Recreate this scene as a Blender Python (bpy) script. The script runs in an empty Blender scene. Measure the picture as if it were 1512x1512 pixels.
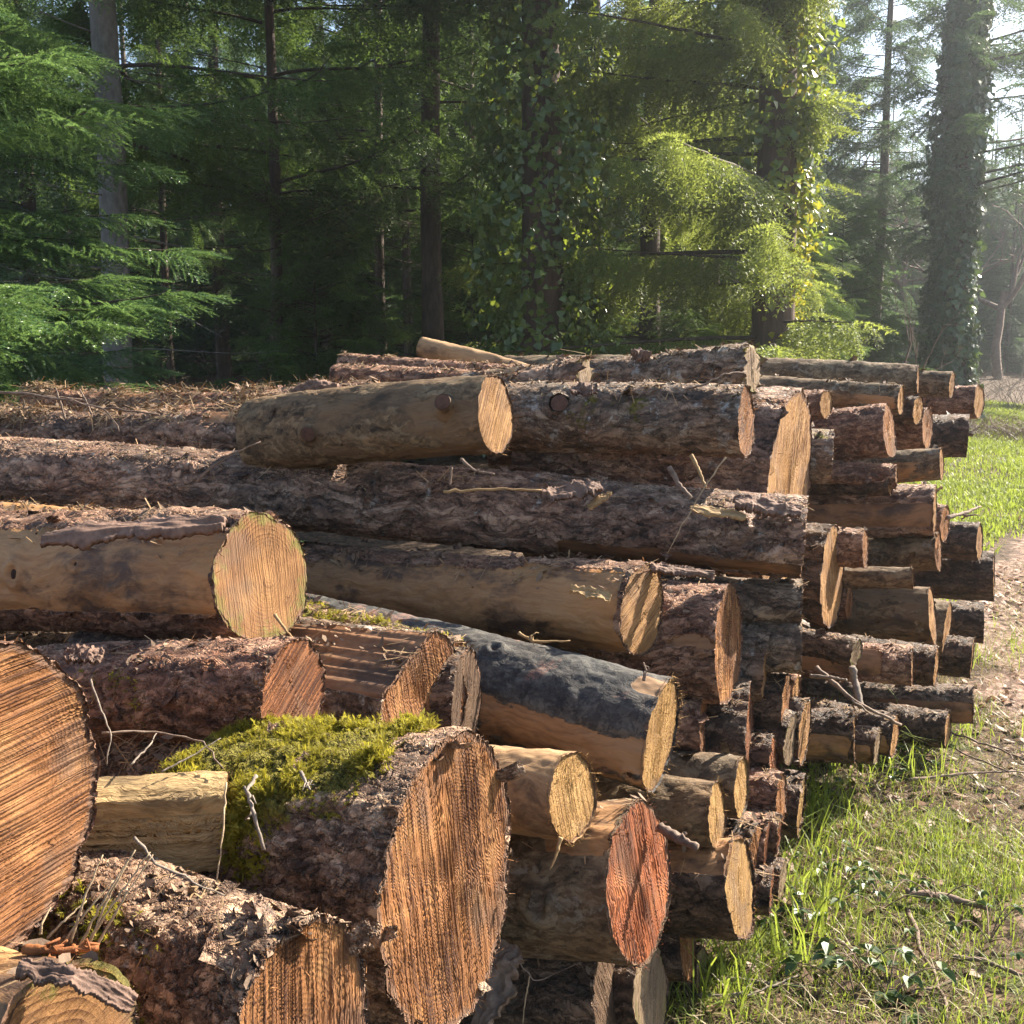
import bpy, math, random
import numpy as np
from mathutils import Vector, Matrix

SC = bpy.context.scene
COL = SC.collection
R_ = math.radians
rs = np.random.RandomState(7)
random.seed(7)

# ------------------------------------------------------------------ camera
F = 1512.0
PITCH = R_(8.1)
CAM = np.array([0.0, 0.0, 1.55])
FWD = np.array([0.0, math.cos(PITCH), -math.sin(PITCH)])
UPV = np.array([0.0, math.sin(PITCH), math.cos(PITCH)])
RGT = np.array([1.0, 0.0, 0.0])


def ray(px, py):
    return FWD + (px - 756.0) / F * RGT + (756.0 - py) / F * UPV


def P(px, py, d):
    return CAM + d * ray(px, py)


def G(px, py, z=0.0):
    r = ray(px, py)
    return CAM + r * ((z - CAM[2]) / r[2])


cam_d = bpy.data.cameras.new('camera')
cam_d.lens = 36.0
cam_d.sensor_width = 36.0
cam_d.clip_start = 0.05
cam_d.clip_end = 2000.0
cam = bpy.data.objects.new('camera', cam_d)
COL.objects.link(cam)
cam.location = CAM
cam.rotation_euler = (math.pi / 2 - PITCH, 0, 0)
SC.camera = cam


# ------------------------------------------------------------------ numpy noise
def _hash(ix, iy, iz, seed):
    h = (ix.astype(np.int64) * 374761393 + iy.astype(np.int64) * 668265263 + iz.astype(np.int64) * 2147483647 + seed * 1274126177) & 0xFFFFFFFF
    h = ((h ^ (h >> 13)) * 1274126177) & 0xFFFFFFFF
    h = h ^ (h >> 16)
    return (h & 0xFFFFFF) / float(0xFFFFFF)


def vnoise(p, seed=0):
    i = np.floor(p).astype(np.int64)
    f = p - i
    f = f * f * (3 - 2 * f)
    r = 0.0
    for dx in (0, 1):
        wx = f[..., 0] if dx else 1 - f[..., 0]
        for dy in (0, 1):
            wy = f[..., 1] if dy else 1 - f[..., 1]
            for dz in (0, 1):
                wz = f[..., 2] if dz else 1 - f[..., 2]
                r = r + wx * wy * wz * _hash(i[..., 0] + dx, i[..., 1] + dy, i[..., 2] + dz, seed)
    return r * 2 - 1


def fbm(p, seed=0, octs=4, gain=0.5):
    a, s, r = 1.0, 1.0, 0.0
    for k in range(octs):
        r = r + a * vnoise(p * s + 17.3 * k, seed + k)
        a *= gain
        s *= 2.03
    return r


# ------------------------------------------------------------------ mesh helpers
def mesh_np(name, V, faces, mats, smooth=True, attrs=None, midx=None):
    """faces: list of int arrays (n,k); mats: list; midx: list of material index per face array"""
    me = bpy.data.meshes.new(name)
    V = np.asarray(V, dtype=np.float32)
    me.vertices.add(len(V))
    me.vertices.foreach_set('co', V.ravel())
    faces = [np.asarray(f, dtype=np.int32) for f in faces if len(f)]
    nl = sum(f.size for f in faces)
    npol = sum(len(f) for f in faces)
    me.loops.add(nl)
    me.polygons.add(npol)
    me.loops.foreach_set('vertex_index', np.concatenate([f.ravel() for f in faces]))
    st, o = [], 0
    for f in faces:
        st.append(o + np.arange(len(f)) * f.shape[1])
        o += f.size
    me.polygons.foreach_set('loop_start', np.concatenate(st).astype(np.int32))
    sm = np.full(npol, smooth) if isinstance(smooth, bool) else np.concatenate([np.full(len(f), s) for f, s in zip(faces, smooth)])
    me.polygons.foreach_set('use_smooth', sm)
    for m in (mats if isinstance(mats, (list, tuple)) else [mats]):
        me.materials.append(m)
    if midx is not None:
        me.polygons.foreach_set('material_index', np.concatenate([np.full(len(f), k) for f, k in zip(faces, midx)]).astype(np.int32))
    if attrs:
        for an, av in attrs.items():
            a = me.attributes.new(an, 'FLOAT', 'POINT')
            a.data.foreach_set('value', np.asarray(av, dtype=np.float32))
    me.update(calc_edges=True)
    me.validate()
    return me


def link(name, me, parent=None):
    o = bpy.data.objects.new(name, me)
    COL.objects.link(o)
    if parent is not None:
        o.parent = parent
    return o


def tag(o, label=None, cat=None, group=None, kind=None):
    if label: o['label'] = label
    if cat: o['category'] = cat
    if group: o['group'] = group
    if kind: o['kind'] = kind
    return o


def empty(name, loc, label, cat, group=None):
    o = bpy.data.objects.new(name, None)
    o.empty_display_size = 0.2
    COL.objects.link(o)
    o.location = loc
    return tag(o, label, cat, group)


def tris_mesh(name, T, mat, smooth=False, attrs=None):
    T = np.asarray(T, dtype=np.float32)
    n, k = T.shape[0], T.shape[1]
    return mesh_np(name, T.reshape(-1, 3), [np.arange(n * k).reshape(n, k)], mat, smooth, attrs)


def tube(pts, rad, sides=6, cap=True):
    """pts (n,3), rad (n,) -> verts, list of faces"""
    pts = np.asarray(pts, float)
    rad = np.asarray(rad, float)
    n = len(pts)
    tan = np.gradient(pts, axis=0)
    tan /= np.linalg.norm(tan, axis=1)[:, None] + 1e-9
    ref = np.array([0.13, 0.27, 0.95]) if abs(tan[0][2]) < 0.9 else np.array([1.0, 0.1, 0])
    a = np.cross(tan, ref)
    a /= np.linalg.norm(a, axis=1)[:, None] + 1e-9
    b = np.cross(tan, a)
    th = np.arange(sides) * 2 * math.pi / sides
    V = pts[:, None] + rad[:, None, None] * (np.cos(th)[None, :, None] * a[:, None] + np.sin(th)[None, :, None] * b[:, None])
    V = V.reshape(-1, 3)
    i = np.arange(n - 1)[:, None] * sides
    j = np.arange(sides)[None]
    j2 = (j + 1) % sides
    Q = np.stack([i + j, i + j2, i + sides + j2, i + sides + j], -1).reshape(-1, 4)
    fs = [Q]
    if cap:
        fs.append(np.arange(sides)[None, ::-1])
        fs.append((n - 1) * sides + np.arange(sides)[None])
    return V, fs


class MB:
    """collects verts + faces (any size) into one mesh"""
    def __init__(self):
        self.V, self.F, self.n = [], {}, 0

    def add(self, V, fs):
        for f in fs:
            f = np.asarray(f)
            self.F.setdefault(f.shape[1], []).append(f + self.n)
        self.V.append(np.asarray(V, float))
        self.n += len(V)
        return self

    def mesh(self, name, mat, smooth=True):
        return mesh_np(name, np.concatenate(self.V), [np.concatenate(v) for v in self.F.values()], mat, smooth)

    def build(self, name, mat, parent=None, smooth=True):
        return link(name, self.mesh(name, mat, smooth), parent)


# ------------------------------------------------------------------ material helpers
class M:
    def __init__(self, name):
        self.m = bpy.data.materials.new(name)
        self.m.use_nodes = True
        self.t = self.m.node_tree
        self.t.nodes.clear()
        self.out = self.t.nodes.new('ShaderNodeOutputMaterial')

    def n(self, typ, ins=None, **props):
        nd = self.t.nodes.new('ShaderNode' + typ)
        for k, v in props.items():
            setattr(nd, k, v)
        for k, v in (ins or {}).items():
            s = nd.inputs[k]
            if isinstance(v, bpy.types.NodeSocket):
                self.t.links.new(v, s)
            elif isinstance(v, bpy.types.Node):
                self.t.links.new(v.outputs[0], s)
            else:
                if hasattr(s.default_value, '__len__') and not hasattr(v, '__len__'):
                    v = (v,) * len(s.default_value)
                elif hasattr(s.default_value, '__len__') and len(s.default_value) == 4 and len(v) == 3:
                    v = tuple(v) + (1,)
                s.default_value = v
        return nd

    def math(self, op, a, b=None, c=None, clamp=False):
        d = {0: a}
        if b is not None: d[1] = b
        if c is not None: d[2] = c
        return self.n('Math', d, operation=op, use_clamp=clamp).outputs[0]

    def vmath(self, op, a, b=None):
        d = {0: a}
        if b is not None: d[1] = b
        nd = self.n('VectorMath', d, operation=op)
        return nd.outputs['Value'] if op in ('LENGTH', 'DOT_PRODUCT', 'DISTANCE') else nd.outputs[0]

    def noise(self, vec, scale, detail=4, rough=0.55, dist=0.0, out=0):
        return self.n('TexNoise', {'Vector': vec, 'Scale': scale, 'Detail': detail, 'Roughness': rough, 'Distortion': dist}).outputs[out]

    def ramp(self, fac, stops, interp='LINEAR'):
        nd = self.n('ValToRGB', {0: fac})
        cr = nd.color_ramp
        cr.interpolation = interp
        while len(cr.elements) < len(stops):
            cr.elements.new(0.5)
        for e, (p, c) in zip(cr.elements, stops):
            e.position = p
            e.color = tuple(c) + (1,) if hasattr(c, '__len__') else (c, c, c, 1)
        return nd.outputs[0]

    def step(self, fac, lo, hi):
        return self.n('MapRange', {'Value': fac, 'From Min': lo, 'From Max': hi}, interpolation_type='SMOOTHSTEP').outputs[0]

    def mix(self, fac, a, b, blend='MIX'):
        nd = self.n('Mix', {}, data_type='RGBA', blend_type=blend)
        for k, v in ((0, fac), (6, a), (7, b)):
            s = nd.inputs[k]
            if isinstance(v, bpy.types.NodeSocket):
                self.t.links.new(v, s)
            elif k == 0:
                s.default_value = v
            else:
                s.default_value = tuple(v) + (1,) if len(v) == 3 else v
        return nd.outputs[2]

    def attr(self, name, typ='GEOMETRY'):
        return self.n('Attribute', {}, attribute_name=name, attribute_type=typ).outputs['Fac']

    def mapping(self, vec, scale=(1, 1, 1), rot=(0, 0, 0), loc=(0, 0, 0)):
        return self.n('Mapping', {'Vector': vec, 'Scale': scale, 'Rotation': rot, 'Location': loc}).outputs[0]

    def surf(self, color, rough=0.8, spec=0.3, bump=None, bump_str=0.5, bump_dist=0.01, disp=None, disp_scale=0.01, transl=None, sheen=0):
        p = self.n('BsdfPrincipled', {'Base Color': color, 'Roughness': rough, 'Specular IOR Level': spec})
        if bump is not None:
            b = self.n('Bump', {'Height': bump, 'Strength': bump_str, 'Distance': bump_dist})
            self.t.links.new(b.outputs[0], p.inputs['Normal'])
        sh = p.outputs[0]
        if transl is not None:
            tr = self.n('BsdfTranslucent', {'Color': transl[1]})
            mx = self.n('MixShader', {0: transl[0], 1: sh, 2: tr.outputs[0]})
            sh = mx.outputs[0]
        self.t.links.new(sh, self.out.inputs['Surface'])
        if disp is not None:
            dn = self.n('Displacement', {'Height': disp, 'Midlevel': 0.0, 'Scale': disp_scale})
            self.t.links.new(dn.outputs[0], self.out.inputs['Displacement'])
            self.m.displacement_method = 'BOTH'
        return self.m
# ------------------------------------------------------------------ bark, wood and cut faces
BARK_H = {'slab': .004, 'split': .004, 'red': .0085, 'plate': .012, 'grey': .0075, 'dark': .009, 'tan': .009, 'smooth': .003, 'pale': .002, 'blue': .003, 'olive': .004, 'mossy': .010}


def bark_material(name, dark, mid, light, scale=26.0, stretch=0.55, height=0.010, lichen=0.0, lichen_col=(0.36, 0.36, 0.33),
                  wood1=(0.33, 0.18, 0.080), wood2=(0.15, 0.072, 0.032), stain=(0.045, 0.028, 0.022), peel_bias=0.0, smooth=0.0, flaky=0.5, grain_h=1.0, lichen_scale=16.0, grain_scale=85.0):
    m = M(name)
    tc = m.n('TexCoord').outputs['Object']
    rnd = m.n('ObjectInfo').outputs['Random']
    off = m.n('CombineXYZ', {0: m.math('MULTIPLY', rnd, 37.0), 1: m.math('MULTIPLY', rnd, 11.0), 2: m.math('MULTIPLY', rnd, 23.0)}).outputs[0]
    co = m.vmath('ADD', tc, off)
    wn = m.n('TexNoise', {'Vector': co, 'Scale': 7.0, 'Detail': 3.0}).outputs['Color']
    wv = m.vmath('MULTIPLY', m.vmath('SUBTRACT', wn, (0.5, 0.5, 0.5)), (0.09, 0.09, 0.09))
    cw = m.vmath('ADD', co, wv)
    wn2 = m.n('TexNoise', {'Vector': co, 'Scale': 38.0, 'Detail': 4.0, 'Roughness': 0.7}).outputs['Color']
    cw2 = m.vmath('ADD', cw, m.vmath('MULTIPLY', m.vmath('SUBTRACT', wn2, (0.5, 0.5, 0.5)), (0.05, 0.03, 0.03)))
    cs = m.mapping(cw2, (stretch, 1, 1))
    vor = m.n('TexVoronoi', {'Vector': cs, 'Scale': scale, 'Randomness': 1.0}, feature='DISTANCE_TO_EDGE').outputs['Distance']
    cell = m.n('TexVoronoi', {'Vector': cs, 'Scale': scale, 'Randomness': 1.0}, feature='F1')
    cellr = m.n('SeparateColor', {0: cell.outputs['Color']}).outputs[0]
    vor2 = m.n('TexVoronoi', {'Vector': cs, 'Scale': scale * 2.7, 'Randomness': 1.0}, feature='F1')
    cell2 = m.n('SeparateColor', {0: vor2.outputs['Color']}).outputs[0]
    plate = m.step(vor, 0.0, 0.06)
    big = m.noise(co, 5.0, 3)
    fine = m.noise(m.mapping(cw, (0.5, 1, 1)), 90.0, 5, 0.65)
    mid_n = m.noise(m.mapping(cw, (0.45, 1, 1)), 24.0, 4, 0.6)
    fis = m.noise(m.mapping(cw2, (0.16, 1, 1)), 34.0, 3, 0.6)
    fiss = m.math('SUBTRACT', 1.0, m.step(m.math('ABSOLUTE', m.math('SUBTRACT', fis, 0.47)), 0.004, 0.040))
    # colour of the bark itself
    v = m.math('ADD', m.math('MULTIPLY', cell2, 0.30), m.math('MULTIPLY', fine, 0.55))
    v = m.math('ADD', v, m.math('MULTIPLY', cellr, 0.22))
    v = m.math('ADD', v, m.math('MULTIPLY', m.math('SUBTRACT', mid_n, 0.5), 0.8))
    bcol = m.ramp(v, [(0.20, dark), (0.48, mid), (0.80, light)])
    warm = m.ramp(big, [(0.35, (1.14, 0.97, 0.84)), (0.6, (0.98, 1.0, 0.98))])
    bcol = m.mix(0.7, bcol, warm, 'MULTIPLY')
    if lichen > 0:
        ln = m.noise(cw, lichen_scale, 6, 0.72)
        lm = m.math('MULTIPLY', m.step(ln, 0.62 - 0.16 * lichen, 0.70 - 0.16 * lichen), m.step(fine, 0.3, 0.5))
        bcol = m.mix(m.math('MULTIPLY', lm, 0.85), bcol, lichen_col)
    crack = m.math('SUBTRACT', 1.0, plate)
    bcol = m.mix(m.math('MULTIPLY', crack, 0.55 * (1 - smooth)), bcol, dark)
    bcol = m.mix(m.math('MULTIPLY', fiss, 0.60 * (1 - smooth)), bcol, dark)
    # bare wood where the bark has come off
    grain = m.noise(m.mapping(cw, (0.045, 1, 1)), grain_scale, 5, 0.65)
    wcol = m.ramp(m.math('ADD', m.math('MULTIPLY', grain, 0.7), m.math('MULTIPLY', m.noise(co, 4.0, 3), 0.5)), [(0.35, wood2), (0.62, wood1), (0.9, tuple(min(1, c * 1.25) for c in wood1))])
    st = m.noise(m.mapping(cw, (0.5, 1, 1)), 9.0, 7, 0.66)
    wcol = m.mix(m.math('MULTIPLY', m.step(st, 0.47, 0.64), 0.88), wcol, stain)
    pa = m.attr('peel')
    pn = m.noise(m.mapping(cw, (0.35, 1, 1)), 6.0, 6, 0.62)
    pm = m.math('ADD', m.math('ADD', pa, peel_bias), m.math('MULTIPLY', m.math('SUBTRACT', pn, 0.5), 2.2))
    peel = m.step(pm, 0.47, 0.53)
    col = m.mix(peel, bcol, wcol)
    # moss film
    ma = m.attr('moss')
    mn = m.noise(cw, 22.0, 6, 0.7)
    moss = m.step(m.math('ADD', ma, m.math('MULTIPLY', m.math('SUBTRACT', mn, 0.5), 1.6)), 0.5, 0.75)
    mcol = m.ramp(m.noise(cw, 130.0, 3), [(0.3, (0.045, 0.040, 0.010)), (0.55, (0.14, 0.125, 0.024)), (0.8, (0.27, 0.235, 0.045))])
    col = m.mix(moss, col, mcol)
    # relief
    flake = m.math('MULTIPLY', m.math('ADD', m.math('MULTIPLY', cellr, flaky), m.math('MULTIPLY', cell2, 0.35 * flaky)), 1.0)
    hb = m.math('ADD', m.math('MULTIPLY', plate, 0.34 * (1 - smooth)), m.math('MULTIPLY', flake, 1.25 * (1 - smooth)))
    hb = m.math('ADD', hb, m.math('MULTIPLY', fine, 0.62 - 0.45 * smooth))
    hb = m.math('ADD', hb, m.math('MULTIPLY', mid_n, 0.35))
    hb = m.math('SUBTRACT', hb, m.math('MULTIPLY', fiss, 0.50 * (1 - smooth)))
    hw = m.math('ADD', m.math('MULTIPLY', grain, 0.30 * grain_h), m.math('MULTIPLY', st, 0.12))
    pe = m.n('Mix', {0: peel, 2: hb, 3: hw}).outputs[0]
    h = m.math('ADD', pe, m.math('MULTIPLY', moss, m.math('MULTIPLY', m.noise(cw, 160.0, 3, 0.7), 0.9)))
    mf = m.math('MULTIPLY', moss, 0.30)
    return m.surf(col, rough=m.math('ADD', mf, 0.66 + 0.16 * smooth, clamp=True), spec=m.math('SUBTRACT', 0.45 - 0.2 * smooth, m.math('MULTIPLY', moss, 0.22), clamp=True), disp=h, disp_scale=height)


def face_material(name, light, mid, dark, saw=0.8, ring=0.5, rings_per_m=170.0, fuzz=0.3, moss=0.0, relief=0.004):
    m = M(name)
    tc = m.n('TexCoord').outputs['Object']
    rnd = m.n('ObjectInfo').outputs['Random']
    off = m.n('CombineXYZ', {0: 0.0, 1: m.math('MULTIPLY', rnd, 19.0), 2: m.math('MULTIPLY', rnd, 31.0)}).outputs[0]
    flat = m.vmath('MULTIPLY', tc, (0.0, 1.0, 1.0))
    co = m.vmath('ADD', flat, off)
    wn = m.vmath('SUBTRACT', m.n('TexNoise', {'Vector': co, 'Scale': 9.0, 'Detail': 3.0}).outputs['Color'], (0.5, 0.5, 0.5))
    cw = m.vmath('ADD', flat, m.vmath('MULTIPLY', wn, (0.0, 0.035, 0.035)))
    pith = m.n('CombineXYZ', {1: m.math('MULTIPLY', m.math('SUBTRACT', rnd, 0.5), 0.05), 2: m.math('MULTIPLY', m.math('SUBTRACT', m.math('FRACT', m.math('MULTIPLY', rnd, 7.3)), 0.6), 0.05)}).outputs[0]
    r = m.vmath('LENGTH', m.vmath('SUBTRACT', cw, pith))
    rr = m.math('ADD', m.math('MULTIPLY', r, rings_per_m), m.math('MULTIPLY', m.noise(m.n('CombineXYZ', {0: m.math('MULTIPLY', r, 40.0), 1: rnd}).outputs[0], 1.0, 2), 2.5))
    rw = m.math('POWER', m.math('FRACT', rr), 2.2)
    ringfade = m.step(m.noise(co, 7.0, 2), 0.35, 0.62)
    rw = m.math('MULTIPLY', rw, ringfade)
    # chainsaw strokes, direction read from the log
    ang = m.attr('saw', 'OBJECT')
    rot = m.n('VectorRotate', {'Vector': m.vmath('ADD', flat, m.vmath('MULTIPLY', wn, (0, 0.0014, 0.0014))), 'Angle': ang}, rotation_type='X_AXIS').outputs[0]
    rot = m.vmath('ADD', rot, off)
    s1 = m.noise(m.mapping(rot, (1, 1.0, 0.022)), 215.0, 1.5, 0.5)
    s2 = m.noise(m.mapping(rot, (1, 1.0, 0.045)), 90.0, 2, 0.5)
    s3 = m.noise(m.mapping(rot, (1, 1.0, 0.10)), 420.0, 2, 0.6)
    sw = m.math('ADD', m.math('MULTIPLY', m.step(s1, 0.39, 0.55), 0.74), m.math('MULTIPLY', m.step(s2, 0.38, 0.6), 0.26))
    fz = m.noise(co, 330.0, 4, 0.75)
    blot = m.noise(co, 11.0, 5, 0.65)
    bead = m.math('ADD', m.math('MULTIPLY', fz, 0.9), m.math('MULTIPLY', s3, 0.5))
    v = m.math('ADD', m.math('MULTIPLY', bead, 0.55), m.math('MULTIPLY', m.math('SUBTRACT', blot, 0.5), 0.9))
    body = m.ramp(v, [(0.18, tuple(c * 0.62 for c in mid)), (0.38, mid), (0.66, light)])
    grey = m.step(m.noise(m.vmath('ADD', co, (0.0, 3.0, 5.0)), 6.0, 4, 0.6), 0.50, 0.68)
    body = m.mix(m.math('MULTIPLY', grey, 0.62), body, tuple(0.25 * (mid[0] + mid[1] + mid[2]) * k for k in (1.35, 0.95, 0.70)))
    gv = m.math('MULTIPLY', m.math('SUBTRACT', 1.0, sw), 0.95 * saw)
    gv = m.math('ADD', gv, m.math('MULTIPLY', rw, 0.55 * ring))
    gv = m.math('SUBTRACT', m.math('ADD', gv, m.math('MULTIPLY', m.math('SUBTRACT', fz, 0.5), -0.45)), 0.02)
    gv = m.math('MULTIPLY', gv, m.math('ADD', 0.55, m.math('MULTIPLY', m.step(m.noise(m.vmath('ADD', co, (0.0, 9.0, 2.0)), 8.0, 4, 0.6), 0.30, 0.68), 0.8)), clamp=True)
    col = m.mix(gv, body, dark)
    rim = m.attr('rim')
    rn = m.math('ADD', rim, m.math('MULTIPLY', m.math('SUBTRACT', m.noise(co, 45.0, 4), 0.5), 0.10))
    col = m.mix(m.step(rn, 0.935, 0.965), col, m.ramp(fz, [(0.3, (0.060, 0.034, 0.022)), (0.7, (0.23, 0.130, 0.08))]))
    if moss > 0:
        mm = m.step(m.math('ADD', m.math('MULTIPLY', m.step(rim, 0.35, 1.0), 0.35), m.noise(co, 20.0, 5, 0.7)), 0.86 - 0.3 * moss, 1.0 - 0.22 * moss)
        col = m.mix(m.math('MULTIPLY', mm, 0.8), col, m.ramp(fz, [(0.3, (0.05, 0.055, 0.012)), (0.7, (0.20, 0.18, 0.04))]))
    h = m.math('ADD', m.math('MULTIPLY', sw, 1.25 * saw), m.math('MULTIPLY', fz, fuzz))
    h = m.math('ADD', h, m.math('MULTIPLY', s3, 0.25))
    h = m.math('SUBTRACT', h, m.math('MULTIPLY', rw, 0.25 * ring))
    return m.surf(col, rough=0.78, spec=0.25, disp=h, disp_scale=relief)


BARK = {
    'red': bark_material('reddish_plated_bark', (0.035, 0.018, 0.012), (0.194, 0.098, 0.061), (0.446, 0.285, 0.194), peel_bias=0.10, wood1=(0.27, 0.140, 0.068), wood2=(0.13, 0.060, 0.030), scale=33, stretch=0.5, height=0.0085, flaky=0.42),
    'plate': bark_material('thick_plated_bark', (0.027, 0.017, 0.013), (0.179, 0.105, 0.072), (0.427, 0.295, 0.211), peel_bias=0.10, wood1=(0.27, 0.140, 0.068), wood2=(0.13, 0.060, 0.030), scale=21, stretch=0.30, height=0.012, flaky=0.42, lichen=0.08),
    'grey': bark_material('grey_lichen_bark', (0.027, 0.020, 0.014), (0.150, 0.098, 0.067), (0.349, 0.265, 0.189), peel_bias=0.10, wood1=(0.27, 0.140, 0.068), wood2=(0.13, 0.060, 0.030), scale=27, stretch=0.4, height=0.0075, flaky=0.4, lichen=0.32),
    'dark': bark_material('dark_shaded_bark', (0.012, 0.008, 0.005), (0.070, 0.042, 0.027), (0.204, 0.135, 0.088), scale=30, height=0.009),  # bark colour darkened to carry the shade cast by neighbouring logs
    'tan': bark_material('half_peeled_bark', (0.029, 0.017, 0.011), (0.165, 0.088, 0.054), (0.388, 0.250, 0.167), scale=28, stretch=0.4, height=0.009, flaky=0.4, peel_bias=0.22,
                         wood1=(0.37, 0.200, 0.082), wood2=(0.19, 0.088, 0.034)),
    'smooth': bark_material('weathered_barkless_wood', (0.029, 0.020, 0.013), (0.112, 0.078, 0.045), (0.242, 0.175, 0.104), scale=34, height=0.005, smooth=0.75, peel_bias=0.40,
                            wood1=(0.155, 0.100, 0.055), wood2=(0.060, 0.037, 0.021), stain=(0.035, 0.026, 0.018)),
    'pale': bark_material('pale_barkless_wood', (0.070, 0.048, 0.023), (0.214, 0.156, 0.084), (0.402, 0.312, 0.179), scale=34, height=0.005, smooth=0.6, peel_bias=0.75,
                          wood1=(0.36, 0.225, 0.115), wood2=(0.20, 0.115, 0.055), stain=(0.09, 0.055, 0.035)),
    'blue': bark_material('smooth_blue_grey_bark', (0.017, 0.018, 0.019), (0.045, 0.045, 0.046), (0.102, 0.100, 0.090), scale=40, stretch=1.2, height=0.004, smooth=0.72, peel_bias=-0.5,
                          wood1=(0.27, 0.165, 0.090), wood2=(0.11, 0.062, 0.036), flaky=0.1, lichen=0.35, lichen_col=(0.20, 0.115, 0.088), lichen_scale=9.0),
    'olive': bark_material('grey_green_smooth_bark', (0.029, 0.022, 0.014), (0.112, 0.077, 0.047), (0.242, 0.185, 0.117), scale=34, height=0.005, smooth=0.7, lichen=0.3, lichen_col=(0.24, 0.21, 0.165)),
    'mossy': bark_material('flaky_mossy_bark', (0.029, 0.018, 0.012), (0.160, 0.094, 0.059), (0.456, 0.325, 0.221), scale=38, stretch=0.7, height=0.010, flaky=0.6),
    'slab': bark_material('loose_bark', (0.021, 0.014, 0.010), (0.102, 0.066, 0.043), (0.281, 0.205, 0.135), scale=34, height=0.004),
    'split': bark_material('split_fibrous_wood', (0.058, 0.035, 0.018), (0.155, 0.100, 0.059), (0.291, 0.200, 0.126), scale=34, height=0.012, smooth=0.6, peel_bias=1.5,
                           wood1=(0.38, 0.265, 0.125), wood2=(0.085, 0.048, 0.022), stain=(0.12, 0.082, 0.042), grain_h=2.4, grain_scale=130.0),
}
FACE = {
    'orange': face_material('orange_sawn_wood', (0.45, 0.250, 0.100), (0.25, 0.108, 0.038), (0.046, 0.018, 0.009), saw=0.85, ring=1.3, relief=0.0042),
    'ringed': face_material('ringed_sawn_wood', (0.35, 0.205, 0.080), (0.21, 0.104, 0.038), (0.085, 0.034, 0.016), saw=0.28, ring=1.5, rings_per_m=115.0, moss=0.35, relief=0.004),
    'red': face_material('red_brown_sawn_wood', (0.365, 0.165, 0.070), (0.217, 0.083, 0.031), (0.044, 0.014, 0.007), saw=1.0, ring=0.2, relief=0.0042),
    'flame': face_material('rust_orange_sawn_wood', (0.383, 0.165, 0.065), (0.244, 0.071, 0.023), (0.074, 0.030, 0.019), saw=0.95, ring=0.1, relief=0.0042),
    'pale': face_material('pale_sawn_wood', (0.47, 0.300, 0.135), (0.31, 0.170, 0.066), (0.105, 0.048, 0.020), saw=0.8, ring=0.5, fuzz=0.6),
    'straw': face_material('fuzzy_straw_wood', (0.505, 0.339, 0.144), (0.313, 0.183, 0.065), (0.087, 0.042, 0.016), saw=0.55, ring=0.15, fuzz=1.6, relief=0.0042),
    'shade': face_material('shadow_toned_sawn_wood', (0.174, 0.113, 0.070), (0.087, 0.052, 0.030), (0.035, 0.019, 0.012), saw=0.7, ring=0.2),  # shadow on these ends is put into the dark wood colour
    'grey': face_material('grey_weathered_sawn_wood', (0.313, 0.239, 0.152), (0.200, 0.139, 0.083), (0.074, 0.048, 0.028), saw=0.65, ring=0.3, moss=0.25),
}


def simple_mat(name, a, b, scale=30.0, rough=0.8, bump=0.4, stretch=(1, 1, 1), transl=None, spec=0.3):
    m = M(name)
    tc = m.n('TexCoord').outputs['Object']
    v = m.mapping(tc, stretch)
    n1 = m.noise(v, scale, 5, 0.65)
    n2 = m.noise(tc, scale * 0.15, 2)
    f = m.math('ADD', m.math('MULTIPLY', n1, 0.65), m.math('MULTIPLY', n2, 0.4))
    col = m.ramp(f, [(0.32, a), (0.72, b)])
    return m.surf(col, rough=rough, spec=spec, bump=n1, bump_str=bump, bump_dist=0.01, transl=transl)


def leaf_mat(name, a, b, tcol, tfac=0.35, rough=0.5, scale=1.2, spec=0.4):
    m = M(name)
    tc = m.n('TexCoord').outputs['Object']
    rnd = m.n('ObjectInfo').outputs['Random']
    n1 = m.noise(tc, scale, 3)
    n2 = m.noise(tc, scale * 14, 2)
    f = m.math('ADD', m.math('MULTIPLY', n1, 0.55), m.math('MULTIPLY', n2, 0.45))
    f = m.math('ADD', f, m.math('MULTIPLY', m.math('SUBTRACT', rnd, 0.5), 0.12))
    col = m.ramp(f, [(0.33, a), (0.68, b)])
    return m.surf(col, rough=rough, spec=spec, transl=(tfac, m.mix(0.5, col, tcol)))


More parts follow.
